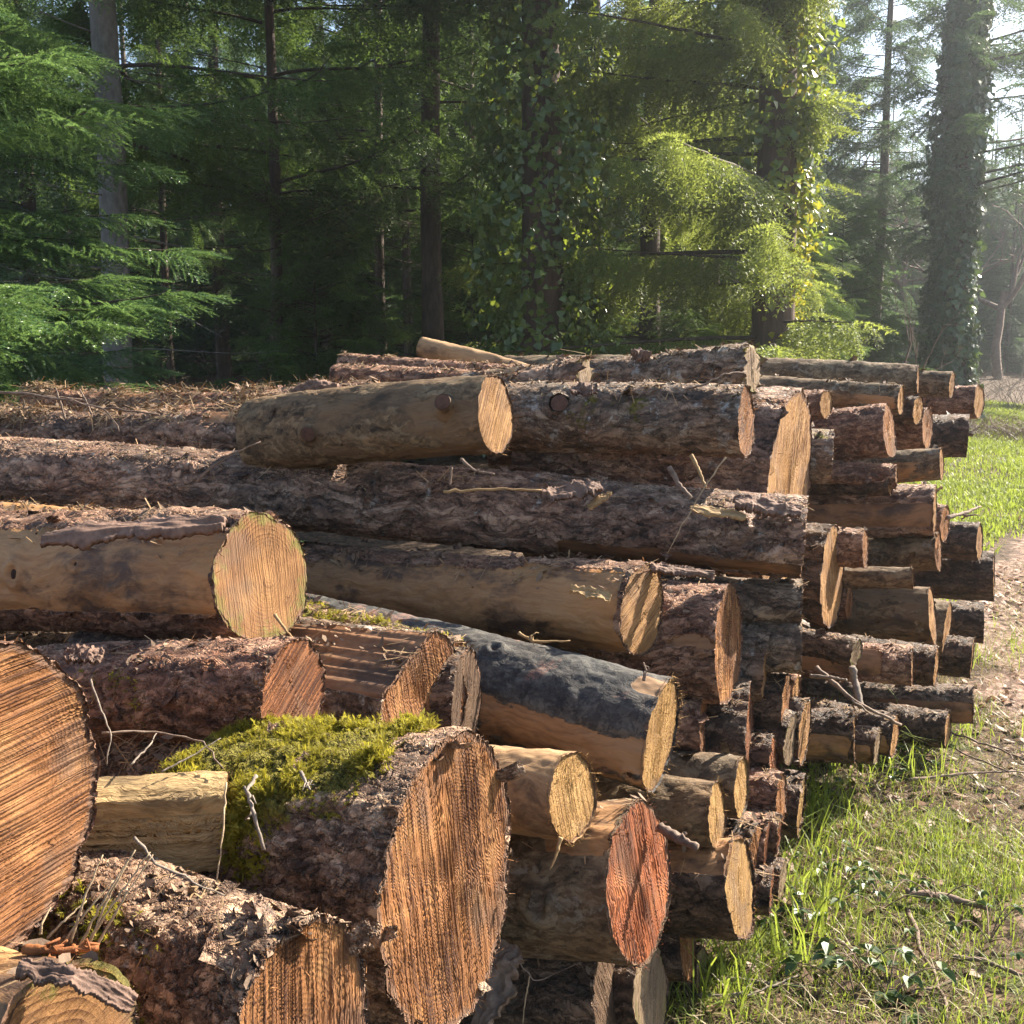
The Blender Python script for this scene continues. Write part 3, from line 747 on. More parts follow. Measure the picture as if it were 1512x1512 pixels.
# ---- far right part of the pile, top rows
FR = [
    ('flat topped long log at the top of the right stack', (1356, 563), (1110, 556), 4.85, 22, 2, 'olive', 'pale', 2.2),
    ('short round log at the top right, second from the outer edge', (1406, 568), (1340, 566), 5.25, 18, 5, 'olive', 'pale', 1.6),
    ('outermost log with a round pale end at the top right', (1446, 593), (1370, 594), 5.65, 22, 7, 'red', 'pale', 1.8),
    ('long brown log second from the top of the right stack', (1331, 591), (1120, 583), 4.55, 21, 6, 'olive', 'pale', 2.0),
    ('reddish log with a ragged pointed end beside the enormous pale face', (1221, 597), (1160, 596), 4.25, 19, 7, 'red', 'pale', 1.4),
    ('knotty log with a pointed bright orange end at upper right', (1314, 637), (1180, 652), 4.35, 35, 10, 'red', 'orange', 1.8),
    ('small log tucked behind the second row at upper right', (1356, 606), (1300, 604), 4.77, 18, 6, 'dark', 'pale', 1.4),
    ('log with an orange oval end at upper right', (1370, 632), (1320, 632), 4.90, 28, 8, 'red', 'orange', 1.6),
    ('dark knotted log with an edge on end near the grass at upper right', (1429, 643), (1350, 640), 5.40, 29, 0, 'dark', 'pale', 1.8),
    ('moss topped log squeezed right of the enormous pale face', (1229, 675), (1160, 672), 4.05, 37, 0, 'grey', 'pale', 1.4),
    ('mid brown log below the pointed orange end', (1391, 684), (1230, 690), 4.65, 24, 2, 'olive', 'pale', 1.8),
    ('thin split log lying between thicker right stack logs', (1324, 704), (1220, 700), 4.30, 14, 1, 'red', 'pale', 1.4),
    ('thin pale lipped log just over the thick ridged log', (1316, 716), (1200, 712), 4.30, 11, 3, 'dark', 'pale', 1.4),
    ('thick ridged log with half its bark gone in the right stack', (1381, 753), (1180, 752), 4.45, 35, 1, 'plate', 'pale', 2.0),
    ('rust coloured log end peeping out past the thick ridged log', (1396, 773), (1350, 772), 4.75, 23, 5, 'red', 'orange', 1.6),
    ('log with an orange edge under the thick ridged log, nearest it', (1278, 810), (1220, 808), 4.07, 25, 4, 'red', 'orange', 1.5),
    ('long mid stack log with a broken orange end', (1386, 815), (1270, 812), 4.47, 28, 6, 'olive', 'orange', 1.8),
    ('round log sitting on the big dark log at the right edge', (1447, 800), (1390, 800), 5.20, 25, 4, 'dark', 'pale', 1.6),
    ('big dark log jutting out farthest on the right side', (1468, 852), (1370, 850), 5.35, 35, 2, 'dark', 'pale', 1.9),
    ('narrow dark log over the tan smooth log at right', (1348, 853), (1240, 852), 4.09, 15, 1, 'olive', 'pale', 1.4),
    ('thin edge on orange log beside the tall striped face', (1254, 890), (1215, 888), 4.25, 22, 5, 'red', 'orange', 1.2),
    ('smooth tan log with a sunlit upper edge at the right', (1377, 910), (1245, 908), 4.27, 41, 5, 'smooth', 'pale', 1.8),
    ('log with a bleached end just right of the smooth tan log', (1399, 929), (1360, 928), 4.55, 38, 5, 'olive', 'pale', 1.5),
    ('dark log end against the leaf littered path', (1452, 919), (1400, 916), 5.10, 27, 0, 'dark', 'pale', 1.8),
    ('knotted dark log low on the right near the path', (1436, 971), (1385, 969), 4.55, 26, 2, 'dark', 'pale', 1.8),
    ('small round pole poking out below the tall striped face', (1265, 963), (1205, 966), 3.60, 16, 6, 'dark', 'grey', 1.2),
    ('log with a peeling strip of bark low in the right stack', (1347, 984), (1255, 978), 3.72, 26, 2, 'red', 'pale', 1.7),
    ('dark log end beside the peeling bark log low at right', (1383, 984), (1330, 980), 3.95, 26, 5, 'dark', 'pale', 1.6),
    ('long moss lined log resting low above the grass at right', (1438, 1040), (1200, 1022), 4.15, 25, 1, 'grey', 'grey', 1.9),
    ('dark log lying on the ground under the moss lined log', (1262, 1086), (1190, 1082), 3.42, 36, 3, 'dark', 'pale', 1.6),
    ('short stub log on the grass beneath the moss lined log', (1296, 1102), (1262, 1100), 3.56, 22, 3, 'dark', 'grey', 1.2),
    ('shaded log end on the ground behind the tall grass at right', (1400, 1078), (1330, 1072), 4.02, 24, 3, 'dark', 'pale', 1.6),
    ('second shaded log end on the ground under the moss lined log', (1322, 1086), (1290, 1082), 3.72, 28, 4, 'dark', 'pale', 1.4),
    # lower middle column
    ('tall dark log with a rusty edge in the shadowed column', (1108, 1090), (1020, 1080), 2.86, 78, 8, 'dark', 'red', 1.6),
    ('grey log end hanging just below the grey barked logs', (1132, 985), (1080, 980), 2.98, 46, 3, 'grey', 'pale', 1.4),
    ('narrow log with a frayed rusty edge right of the shadowed column', (1161, 1042), (1110, 1038), 3.06, 42, 4, 'dark', 'orange', 1.4),
    ('small squared log end behind the frayed rusty edge', (1176, 1022), (1140, 1020), 3.20, 22, 6, 'red', 'pale', 1.2),
    ('log with a pale narrow face next to the dark ground log', (1189, 1080), (1150, 1076), 3.16, 42, 7, 'dark', 'pale', 1.4),
    ('small log with a rounded tan face left of the pale narrow face', (1169, 1092), (1130, 1088), 3.04, 34, 9, 'dark', 'grey', 1.3),
    ('squat dark log in the lower column beside the grass', (1142, 1124), (1090, 1118), 2.92, 32, 4, 'dark', 'red', 1.3),
    ('knobbly moss flecked log above the smooth brown log', (1096, 1163), (980, 1150), 2.58, 42, 10, 'olive', 'straw', 1.4),
    ('reddish log with a torn bark end by the tall grass', (1154, 1182), (1090, 1168), 2.84, 38, 6, 'red', 'orange', 1.3),
    ('frayed log end touching the tall grass', (1184, 1190), (1140, 1180), 3.02, 42, 7, 'dark', 'straw', 1.3),
    ('glossy dark pole low beside the torn bark end', (1152, 1232), (1085, 1210), 2.74, 22, 3, 'dark', 'red', 1.2),
    ('narrow log with a tan edge behind the dark flat topped log', (1116, 1264), (1060, 1256), 2.58, 42, 8, 'dark', 'orange', 1.3),
    ('dark reddish log end leaning at the edge of the grass', (1134, 1246), (1090, 1240), 2.68, 36, 5, 'red', 'red', 1.2),
    ('thin dark log on the ground beside the bramble leaves', (1140, 1316), (1090, 1308), 2.60, 28, 4, 'dark', 'red', 1.2),
    ('low dark log half buried in grass', (1156, 1300), (1110, 1292), 2.72, 26, 4, 'dark', 'grey', 1.2),
    # bottom, under the rust red end
    ('shaded log with a weathered grey edge at the bottom', (962, 1464), (800, 1452), 2.24, 64, 17, 'dark', 'grey', 1.2),
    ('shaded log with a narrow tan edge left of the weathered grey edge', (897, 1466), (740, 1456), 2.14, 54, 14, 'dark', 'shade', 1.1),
    ('short pale log end standing under the dark flat topped log', (1016, 1404), (900, 1400), 2.46, 36, 10, 'dark', 'orange', 1.2),
    ('dark log on the ground at the foot of the pile', (1040, 1450), (900, 1440), 2.60, 40, 6, 'dark', 'grey', 1.3),
]
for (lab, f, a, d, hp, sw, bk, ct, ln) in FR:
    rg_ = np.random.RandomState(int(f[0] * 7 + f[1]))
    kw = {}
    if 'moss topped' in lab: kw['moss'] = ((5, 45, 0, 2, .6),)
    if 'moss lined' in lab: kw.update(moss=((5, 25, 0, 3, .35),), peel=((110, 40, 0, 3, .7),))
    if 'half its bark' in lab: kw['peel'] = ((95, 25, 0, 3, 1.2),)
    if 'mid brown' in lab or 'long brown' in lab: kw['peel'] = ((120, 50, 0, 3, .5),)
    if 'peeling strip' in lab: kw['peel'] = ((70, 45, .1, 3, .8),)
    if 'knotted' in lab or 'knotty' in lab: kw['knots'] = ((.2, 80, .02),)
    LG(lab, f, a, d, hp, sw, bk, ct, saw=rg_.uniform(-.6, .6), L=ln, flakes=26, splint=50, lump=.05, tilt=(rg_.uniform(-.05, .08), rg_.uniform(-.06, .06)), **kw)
# ------------------------------------------------------------------ ground
def path_left(y):
    return np.interp(y, [0.5, 1.0, 3.0, 4.1, 6.4, 9.0, 10.5, 14, 26, 60], [1.30, 1.32, 1.50, 1.80, 2.65, 4.1, 5.6, 9.2, 19, 47])


def ground_z(x, y):
    z = 0.05 * vnoise(np.stack([x * .35, y * .35, x * 0 + 3], -1), 5) + 0.02 * fbm(np.stack([x * 1.6, y * 1.6, x * 0 + 1], -1), 6, 3)
    back = np.clip((y - 7.5 - 0.25 * np.abs(x)) / 20.0, 0, 1.2)
    z = z + back * 1.1 * np.clip((4.0 - (x - 0.55 * y)) / 6.0, 0, 1)
    z = z - 0.03 * np.exp(-((x - path_left(y) - 1.0) / 0.9) ** 2)
    return z


def build_ground():
    a = np.concatenate([np.linspace(-140, -12, 40)[:-1], np.linspace(-12, 14, 420), np.linspace(14, 160, 44)[1:]])
    b = np.concatenate([np.linspace(-30, -1, 12)[:-1], np.linspace(-1, 14, 300), np.linspace(14, 40, 90)[1:], np.linspace(40, 260, 40)[1:]])
    xx, yy = np.meshgrid(a, b, indexing='xy')
    zz = ground_z(xx, yy)
    pl = path_left(yy)
    q = np.stack([xx, yy, xx * 0], -1)
    wob = 0.35 * fbm(q * 1.1, 21, 4)
    path = np.clip((xx - pl + wob * .8) / .5, 0, 1) * np.clip((pl + 2.6 + .3 * yy - xx + wob) / .6, 0, 1)
    V = np.stack([xx, yy, zz], -1).reshape(-1, 3)
    ny, nx = xx.shape
    i = np.arange(ny - 1)[:, None] * nx
    j = np.arange(nx - 1)[None]
    Q = np.stack([i + j, i + j + 1, i + nx + j + 1, i + nx + j], -1).reshape(-1, 4)
    m = M('woodland_soil')
    tc = m.n('TexCoord').outputs['Object']
    pa = m.attr('path')
    n1 = m.noise(tc, 5.0, 6, 0.65)
    n2 = m.noise(tc, 42.0, 5, 0.7)
    vo = m.n('TexVoronoi', {'Vector': m.vmath('ADD', tc, m.vmath('MULTIPLY', m.n('TexNoise', {'Vector': tc, 'Scale': 20.0}).outputs['Color'], (.05, .05, .05))), 'Scale': 26.0}, feature='F1')
    vr = m.n('SeparateColor', {0: vo.outputs['Color']}).outputs[0]
    f = m.math('ADD', m.math('MULTIPLY', n2, .5), m.math('MULTIPLY', vr, .4))
    soil = m.ramp(f, [(.2, (.022, .014, .009)), (.5, (.085, .055, .036)), (.8, (.24, .165, .105))])
    leaf = m.ramp(f, [(.15, (.065, .038, .028)), (.45, (.21, .135, .098)), (.8, (.42, .31, .245))])
    col = m.mix(m.step(m.math('ADD', pa, m.math('MULTIPLY', m.math('SUBTRACT', n1, .5), .9)), .35, .65), soil, leaf)
    gm = m.step(m.math('SUBTRACT', n1, m.math('MULTIPLY', pa, .25)), .50, .64)
    gcol = m.ramp(n2, [(.3, (.03, .045, .010)), (.7, (.10, .125, .030))])
    col = m.mix(m.math('MULTIPLY', m.math('MULTIPLY', gm, m.attr('green')), .8), col, gcol)
    m.surf(col, rough=.9, spec=.2, bump=m.math('ADD', n2, m.math('MULTIPLY', vr, .6)), bump_str=.9, bump_dist=.02)
    green = np.clip((xx - (0.0 + .62 * (yy - 2.3))) / .8, 0, 1) * np.clip((14 - np.abs(xx - .6 * yy)) / 6, 0, 1)
    o = link('ground', mesh_np('ground', V, [Q], m.m, True, {'path': path.ravel(), 'green': green.ravel()}))
    tag(o, 'brown woodland ground with a leaf littered path and grass verge', 'ground', kind='structure')


build_ground()
# ------------------------------------------------------------------ conifers and woodland
def nrm(v):
    return v / (np.linalg.norm(v, axis=-1, keepdims=True) + 1e-9)


def make_spray(rg, L=0.5, step=0.02, nl=0.026, nw=0.006, ntw=12, droop=0.25, fan=50):
    """flat fan of twigs with needles; main axis +X, plane XY; returns triangles (n,3,3)"""
    T = []

    def twig(p0, dirv, ln, sag):
        n = max(3, int(ln / step))
        t = np.linspace(0, 1, n)
        side = np.cross([0, 0, 1.0], dirv); side /= np.linalg.norm(side) + 1e-9
        p = p0 + dirv * (t * ln)[:, None]
        p[:, 2] -= sag * ln * t ** 2
        for s in (-1, 1):
            k = rg.uniform(.75, 1.2, n)[:, None]
            d = nrm(dirv * .75 + side * s * .75 + rg.normal(0, .22, (n, 3)))
            b = p + rg.normal(0, .002, (n, 3))
            w = nrm(np.cross(d, [0, 0, 1.0]) + rg.normal(0, .5, (n, 3))) * nw * .5
            T.append(np.stack([b - w, b + w, b + d * nl * k * (1 - .35 * t[:, None] ** 3)], 1))
        up = nrm(dirv * .8 + np.array([0, 0, .6]) + rg.normal(0, .25, (n, 3)))
        w = side * nw * .5
        T.append(np.stack([p - w, p + w, p + up * nl * .8], 1))
        # the woody axis
        e = np.stack([p[0] + side * .0022, p[0] - side * .0022, p[-1]], 0)[None]
        T.append(e)
    ax = np.array([1.0, 0, 0])
    twig(np.zeros(3), ax, L, droop)
    for i in range(ntw):
        t = (i + .6) / ntw
        s = 1 if i % 2 else -1
        a = R_(fan + rg.uniform(-9, 9)) * s
        dirv = np.array([math.cos(a), math.sin(a), rg.uniform(-.12, .12)])
        ln = L * (.62 * (1 - t) ** .8 + .10) * rg.uniform(.75, 1.15)
        p0 = np.array([t * L, 0, -droop * L * t * t])
        twig(p0, dirv, ln, droop * 1.3)
    return np.concatenate(T)


def place_sprays(T, pos, xdir, up, scale):
    """T (n,3,3) placed at many frames (vectorised): returns (k*n,3,3)"""
    X = nrm(xdir)
    Y = nrm(np.cross(up, X))
    Z = np.cross(X, Y)
    Mx = np.stack([X, Y, Z], -1)                               # k,3,3
    return (np.einsum('kij,nvj->knvi', Mx, T) * scale[:, None, None, None] + pos[:, None, None, :]).reshape(-1, 3, 3)


SPR = [make_spray(np.random.RandomState(40 + i), 0.62, 0.036, 0.060, 0.0230, 11, d, f) for i, (d, f) in enumerate([(.15, 52), (.3, 46), (.45, 42), (.25, 58)])]
SPR_FINE = [make_spray(np.random.RandomState(60 + i), 0.58, 0.016, 0.030, 0.0125, 14, d, f) for i, (d, f) in enumerate([(.10, 52), (.2, 48), (.15, 56)])]


def limb_curve(az, el, ln, z0, r0, droop, upturn, rg, n=14):
    t = np.linspace(0, 1, n)
    h = ln * t
    z = z0 + h * math.tan(el) - droop * ln * t ** 1.7 + upturn * ln * t ** 3.2
    wob = .03 * ln * np.cumsum(rg.normal(0, .35, n)) * t
    d = np.array([math.sin(az), math.cos(az), 0]); sdir = np.array([d[1], -d[0], 0])
    p = d[None] * (h + r0)[:, None] + sdir[None] * wob[:, None]
    p[:, 2] = z
    return p, d, sdir


def conifer_mesh(name, mat, seed, height, z_first, blen, spr, droop=.35, upturn=.25, hang=.35, dens=.15, whorl=.42, per=5, el=.15, ztop_vis=99, trunk_r=.17,
                 profile=.8, keep=None, lenaz=None, spr_scale=1.0, ldens=1.0):
    """returns crown mesh (needles) and limbs mesh (wood)"""
    rg = np.random.RandomState(seed)
    Ts = []
    mb = MB()
    z = z_first
    pos = [[] for _ in spr]
    while z < height - .3:
        f = (z - z_first) / (height - z_first)
        ln0 = blen * (1 - f) ** profile + .25
        far = z > ztop_vis
        for k in range(max(2, int(per * (.4 if far else 1)))):
            az = rg.rand() * 6.28
            ln = ln0 * rg.uniform(.6, 1.12) * (lenaz(az) if lenaz else 1)
            if keep and not keep(az, z): continue
            p, d, sd_ = limb_curve(az, el * (1 + 2 * f), ln, z + rg.uniform(-.2, .2), trunk_r * (1 - f) * .5, droop * rg.uniform(.6, 1.3), upturn, rg)
            r = np.linspace(.022, .004, len(p)) * (ln / 2.2) ** .6
            mb.add(*tube(p, r, 5, cap=False))
            ns = max(4, int(ln / dens * ldens * (.55 if far else 1)))
            for q in range(ns):
                t = .16 + .84 * (q + rg.rand()) / ns
                i = t * (len(p) - 1); i0 = min(int(i), len(p) - 2)
                c = p[i0] + (p[i0 + 1] - p[i0]) * (i - i0)
                s = 1 if rg.rand() < .5 else -1
                sp_ = d * rg.uniform(.35, 1.0) + sd_ * s * rg.uniform(.2, 1.0) * (1.2 - t * .7) + np.array([0, 0, -hang * rg.uniform(.3, 1.6)])
                up = np.array([0, 0, 1.0]) + rg.normal(0, .25, 3)
                sc = (1.08 - .5 * t) * rg.uniform(.7, 1.2) * (1.35 if far else 1) * min(1, ln / 1.1 + .35) * spr_scale
                pos[rg.randint(len(spr))].append((c, sp_, up, sc))
            c = p[-2]
            pos[rg.randint(len(spr))].append((c, d + np.array([0, 0, (p[-1] - p[-3])[2] * 1.5]), np.array([0, 0, 1.0]), .8 * spr_scale))
        z += whorl * rg.uniform(.7, 1.3) * (1.4 if far else 1)
    for T, pl in zip(spr, pos):
        if pl:
            Ts.append(place_sprays(T, np.array([a[0] for a in pl]), np.array([a[1] for a in pl]), np.array([a[2] for a in pl]), np.array([a[3] for a in pl])))
    T = np.concatenate(Ts)
    nT = len(T)
    LV = np.concatenate(mb.V)
    V = np.concatenate([T.reshape(-1, 3), LV])
    lf = [np.concatenate(v) + nT * 3 for v in mb.F.values()]
    fs = [np.arange(nT * 3).reshape(-1, 3)] + lf
    return mesh_np(name + '_crown', V, fs, [mat, MAT['limb']], [False] + [True] * len(lf), None, [0] + [1] * len(lf))


def trunk_mesh(name, mat, h, r, seed, lean=(0, 0), flare=.35, sides=20, twigs=None):
    t = np.linspace(0, 1, 40) ** 1.3
    z = t * h - .3
    rg = np.random.RandomState(seed)
    p = np.stack([lean[0] * t * h + .03 * np.sin(z * .7 + seed), lean[1] * t * h + .03 * np.cos(z * .6 + seed), z], -1)
    rad = r * (1 - .9 * t) + flare * r * np.exp(-np.clip(z, 0, 9) * 3)
    V, fs = tube(p, rad, sides)
    c = np.repeat(p, sides, 0)
    V = c + (V - c) * (1 + .08 * fbm(V * np.array([9, 9, 1.2]) + seed, seed, 3))[:, None]
    mb = MB().add(V, fs)
    if twigs:
        mb = dead_twigs(*twigs, trunk_r=r, mb=mb)
    return mb.mesh(name, mat)


def dead_twigs(seed, z0, z1, n, ln=1.4, trunk_r=.1, mb=None):
    rg = np.random.RandomState(seed)
    for k in range(n):
        az = rg.rand() * 6.28
        p, d, s = limb_curve(az, rg.uniform(-.25, .3), ln * rg.uniform(.3, 1.1), rg.uniform(z0, z1), trunk_r * .6, rg.uniform(-.1, .35), rg.uniform(-.1, .2), rg, 9)
        mb.add(*tube(p, np.linspace(.010, .002, len(p)), 4, cap=False))
        for j in range(rg.randint(2, 6)):
            i = rg.randint(3, len(p) - 1)
            q = np.array([p[i] + (d * rg.uniform(.3, .8) + s * rg.uniform(-.9, .9) + np.array([0, 0, rg.uniform(-.7, .2)])) * u_ * .5 for u_ in np.linspace(0, 1, 5)])
            q += np.cumsum(rg.normal(0, .012, q.shape), 0)
            mb.add(*tube(q, np.linspace(.004, .0012, 5), 3, cap=False))
    return mb


def leaves_mesh(name, pts, nrmls, size, mat, rg, hang=.5):
    """ivy-like leaves: five sided, lightly folded"""
    n = len(pts)
    d = nrm(nrmls + rg.normal(0, .55, (n, 3)))
    down = nrm(np.array([0, 0, -1.0]) * hang + rg.normal(0, .6, (n, 3)))
    a = nrm(down - d * np.sum(down * d, 1)[:, None])
    b = np.cross(d, a)
    s = (size * rg.uniform(.55, 1.3, n))[:, None]
    sh = [(0, 0), (.25, .55), (.65, .34), (1.05, 0), (.65, -.34), (.25, -.55)]
    Vv = np.stack([pts + a * s * u + b * s * v + d * s * (.18 * abs(v) - .12 * u * u) for u, v in sh], 1)
    return mesh_np(name, Vv.reshape(-1, 3), [np.arange(n * 6).reshape(n, 6)], mat, False)


def at(px, d, y=540):
    p = P(px, y, d)
    return p[0], p[1], float(ground_z(np.array(p[0]), np.array(p[1])))


# -------- shared crown meshes
CROWN = {}


def proto(key, mat, **kw):
    CROWN[key] = conifer_mesh(key, MAT[mat], **kw)


proto('dense', 'spruce_dark', seed=3, height=14, z_first=.5, blen=2.4, spr=SPR, droop=.42, upturn=.22, hang=.55, dens=.15, whorl=.48, per=5, ztop_vis=7, spr_scale=1.1)
proto('dense_b', 'spruce_dark', seed=9, height=15, z_first=2.2, blen=2.2, spr=SPR, droop=.35, upturn=.25, hang=.7, dens=.16, whorl=.60, per=5, ztop_vis=8, spr_scale=1.1)
proto('high', 'spruce', seed=14, height=15, z_first=3.4, blen=2.2, spr=SPR, droop=.36, upturn=.25, hang=.5, dens=.16, whorl=.75, per=4, ztop_vis=9, spr_scale=1.1)
proto('pendulous', 'spruce_lime', seed=21, height=9.5, z_first=.9, blen=2.3, spr=SPR, droop=.16, upturn=.05, hang=1.3, dens=.085, whorl=.85, per=5, el=.06, ztop_vis=7, profile=.7, spr_scale=1.0)
CROWN['pendulous_one'] = conifer_mesh('pendulous_one', MAT['spruce_lime'], seed=22, height=10, z_first=1.5, blen=3.4, spr=SPR, droop=.14, upturn=.05, hang=1.3, dens=.070, whorl=.56, per=6, el=.05, ztop_vis=7,
                                      profile=.7, lenaz=lambda a: .10 + .90 * np.clip(.5 - .75 * math.sin(a + .3), 0, 1))
proto('young', 'spruce', seed=33, height=4.2, z_first=.15, blen=1.3, spr=SPR, droop=.2, upturn=.2, hang=.25, dens=.085, whorl=.20, per=7, spr_scale=.8)
proto('sparse', 'spruce_dark', seed=44, height=16, z_first=5.2, blen=2.6, spr=SPR, droop=.10, upturn=.20, hang=.25, dens=.12, whorl=.85, per=5, el=.1, spr_scale=1.1)
CROWN['far'] = conifer_mesh('far', MAT['spruce_dark'], seed=51, height=12, z_first=.5, blen=2.7, spr=SPR, droop=.40, upturn=.25, hang=.5, dens=.30, whorl=.55, per=6, spr_scale=1.9)
CROWN['boughs'] = conifer_mesh('boughs', MAT['spruce_dark'], seed=46, height=16, z_first=3.0, blen=3.0, spr=SPR, droop=.08, upturn=.22, hang=.25, dens=.15, whorl=.7, per=6, el=.12, lenaz=lambda a: .30 + .70 * np.clip(.35 + math.sin(a), 0, 1))
CROWN['feathery'] = conifer_mesh('feathery', MAT['spruce_dark'], seed=48, height=13.5, z_first=4.6, blen=1.9, spr=SPR, droop=.14, upturn=.2, hang=.3, dens=.13, whorl=.55, per=6, el=.1, spr_scale=1.2)
TRUNK = {'twiggy': trunk_mesh('trunk_twiggy', MAT['trunk'], 15, .085, 12, twigs=(51, .4, 5.0, 44, 1.5)), 'thin': trunk_mesh('trunk_thin', MAT['trunk'], 15, .10, 2), 'mid': trunk_mesh('trunk_mid', MAT['trunk'], 16, .16, 5),
         'big': trunk_mesh('trunk_big', MAT['trunk_red'], 17, .27, 7, flare=.5), 'young': trunk_mesh('trunk_young', MAT['trunk'], 4.1, .045, 8, sides=8)}


def tree(label, px, d, crown, trunk, rot=0, sc=1.0, group='conifers of the dark wood', dead=None, cat='tree', name='conifer_tree', dz=0, y=540):
    x, y_, z = at(px, d)
    t = empty(name, (x, y_, z + dz), label, cat, group)
    t.rotation_euler = (0, 0, rot)
    t.scale = (sc, sc, sc)
    link('trunk', TRUNK['twiggy' if dead is not None and trunk == 'thin' else trunk], t)
    if crown:
        link('crown', CROWN[crown], t)
    return t


def ivy_on(t, r0, r1, h, n, size, mat, seed, side=None, clump=.35, z0=.1, thr=-.55):
    rg = np.random.RandomState(seed)
    a = rg.rand(n) * 6.28
    z = z0 + rg.rand(n) ** .9 * (h - z0)
    q = np.stack([np.cos(a) * 1.2, np.sin(a) * 1.2, z * .9], -1)
    cl = fbm(q * 1.6 + seed, seed, 3)
    keep = cl > thr + .2 * (rg.rand(n) - .5)
    if side is not None:
        keep &= (np.cos(a - side) > rg.uniform(-.4, .9, n))
    a, z, cl = a[keep], z[keep], cl[keep]
    f = z / h
    r = (r0 + (r1 - r0) * f) * (.75 + clump * cl + .35 * rg.rand(len(a)) ** 2)
    pts = np.stack([np.cos(a) * r, np.sin(a) * r, z], -1)
    nn = np.stack([np.cos(a), np.sin(a), .35 + 0 * a], -1)
    return link('ivy', leaves_mesh('ivy', pts, nn, size, MAT[mat], rg), t)


# -------- trees one can tell apart
t = tree('grey smooth trunked fir at the left, its trunk bare behind near foliage', 176, 11.0, None, 'mid', group='tall trees behind the pile', name='fir_tree')
bpy.data.objects.remove(t.children[0])
link('trunk', trunk_mesh('trunk_fir', MAT['trunk_grey'], 20, .165, 11, flare=.15, twigs=(61, 1.0, 5.0, 16, 1.8)), t)
c_ = conifer_mesh('fir_crown', MAT['spruce'], 71, 19, 3.9, 3.0, SPR, droop=.36, upturn=.2, hang=.6, dens=.11, whorl=.6, per=5, ztop_vis=8)
link('crown', c_, t)

x, y_, z = at(-215, 6.4)
nf = empty('fir_tree', (x, y_, z), 'green fir whose sunlit boughs reach in from the left edge', 'tree', 'tall trees behind the pile')
link('trunk', TRUNK['mid'], nf)
c_ = conifer_mesh('near_fir', MAT['fir'], 83, 9, .35, 1.95, SPR_FINE, droop=.24, upturn=.12, hang=.16, dens=.080, whorl=.25, per=7, ztop_vis=5.0, el=.10,
                      keep=lambda az, z: z > 5.5 or math.cos(az - 1.45) > -.25)
link('crown', c_, nf)

tree('thin dark trunked spruce standing between the grey fir and the dense spruces', 412, 13.0, 'high', 'thin', 1.0, 1.0, 'tall trees behind the pile', 0)
tree('slim straight dark trunk with ivy wisps left of the big ivy clad trunk', 642, 13.5, 'high', 'mid', 2.2, 1.0, 'tall trees behind the pile', 1)
tree('left one of two slender dark spruce poles in mid wood', 566, 15.5, 'high', 'thin', 3.2, 1.0, 'tall trees behind the pile', 1)
tree('right one of two slender dark spruce poles in mid wood', 603, 17.0, 'high', 'thin', 4.0, 1.0, 'tall trees behind the pile', 0)

ivt = tree('big ivy clad trunk rising behind the middle of the log pile', 797, 11.5, 'sparse', 'big', .6, 1.0, 'tall trees behind the pile', None, name='ivy_tree')
ivy_on(ivt, .70, .55, 8, 9000, .085, 'ivy', 5, clump=.6, z0=.3)
ivy_on(ivt, 1.0, .7, 4.5, 3200, .075, 'ivy', 25, side=-.6, clump=.6, z0=.3)
rgt = tree('thick red brown trunk hung with drooping yellow green boughs', 1136, 11.8, 'pendulous_one', 'big', 0, 1.0, 'tall trees behind the pile', None, name='spruce_tree')
ivy_on(rgt, .46, .44, 8, 3600, .085, 'ivy_lit', 8, side=-.35, clump=.3)
ivy_on(rgt, .50, .55, 9, 4200, .085, 'ivy', 9, clump=.4, z0=2.6)
tree('drooping yellow green spruce filling the gap between the two big trunks', 960, 13.8, 'pendulous', 'mid', 2.4, 1.0, 'tall trees behind the pile')
ic = tree('tall dark tree swathed in a thick sleeve of ivy beside the path', 1398, 19.5, 'boughs', 'big', 0, 1.15, 'tall trees behind the pile', None, name='ivy_tree')
for k_, (ra_, rb_, n_) in enumerate(((.46, .20, 15000), (.33, .15, 8000))):
    ivy_on(ic, ra_, rb_, 10.5, n_, .10, 'ivy_dark', 15 + k_, clump=.45, z0=.1, thr=-9)
tree('lone tall conifer with a bare lower trunk against the bright sky', 1290, 27, 'feathery', 'mid', .2, 1.0, 'tall trees behind the pile')
tree('conifer at the right edge with long dark level limbs', 1590, 24, 'sparse', 'big', 2.6, .9, 'tall trees behind the pile')
# -------- understorey of small conifers
for i, (px, d, s, lab) in enumerate([
        (1238, 19.5, 1.0, 'bushy young conifer just right of the red brown trunk'),
        (1186, 15.0, .75, 'small feathery young conifer at the foot of the red brown trunk'),
        (868, 12.5, .55, 'small bright young spruce to the right of the ivy clad trunk base'),
        (1010, 12.2, .50, 'low young spruce under the drooping boughs'),
        (470, 13.0, .85, 'shaded young spruce behind the two thin pinkish logs'),
        (700, 15.0, .95, 'shaded young spruce left of the big ivy clad trunk')]):
    tree(lab, px, d, 'young', 'young', i * 1.3, s, 'young conifers under the trees', name='young_conifer')
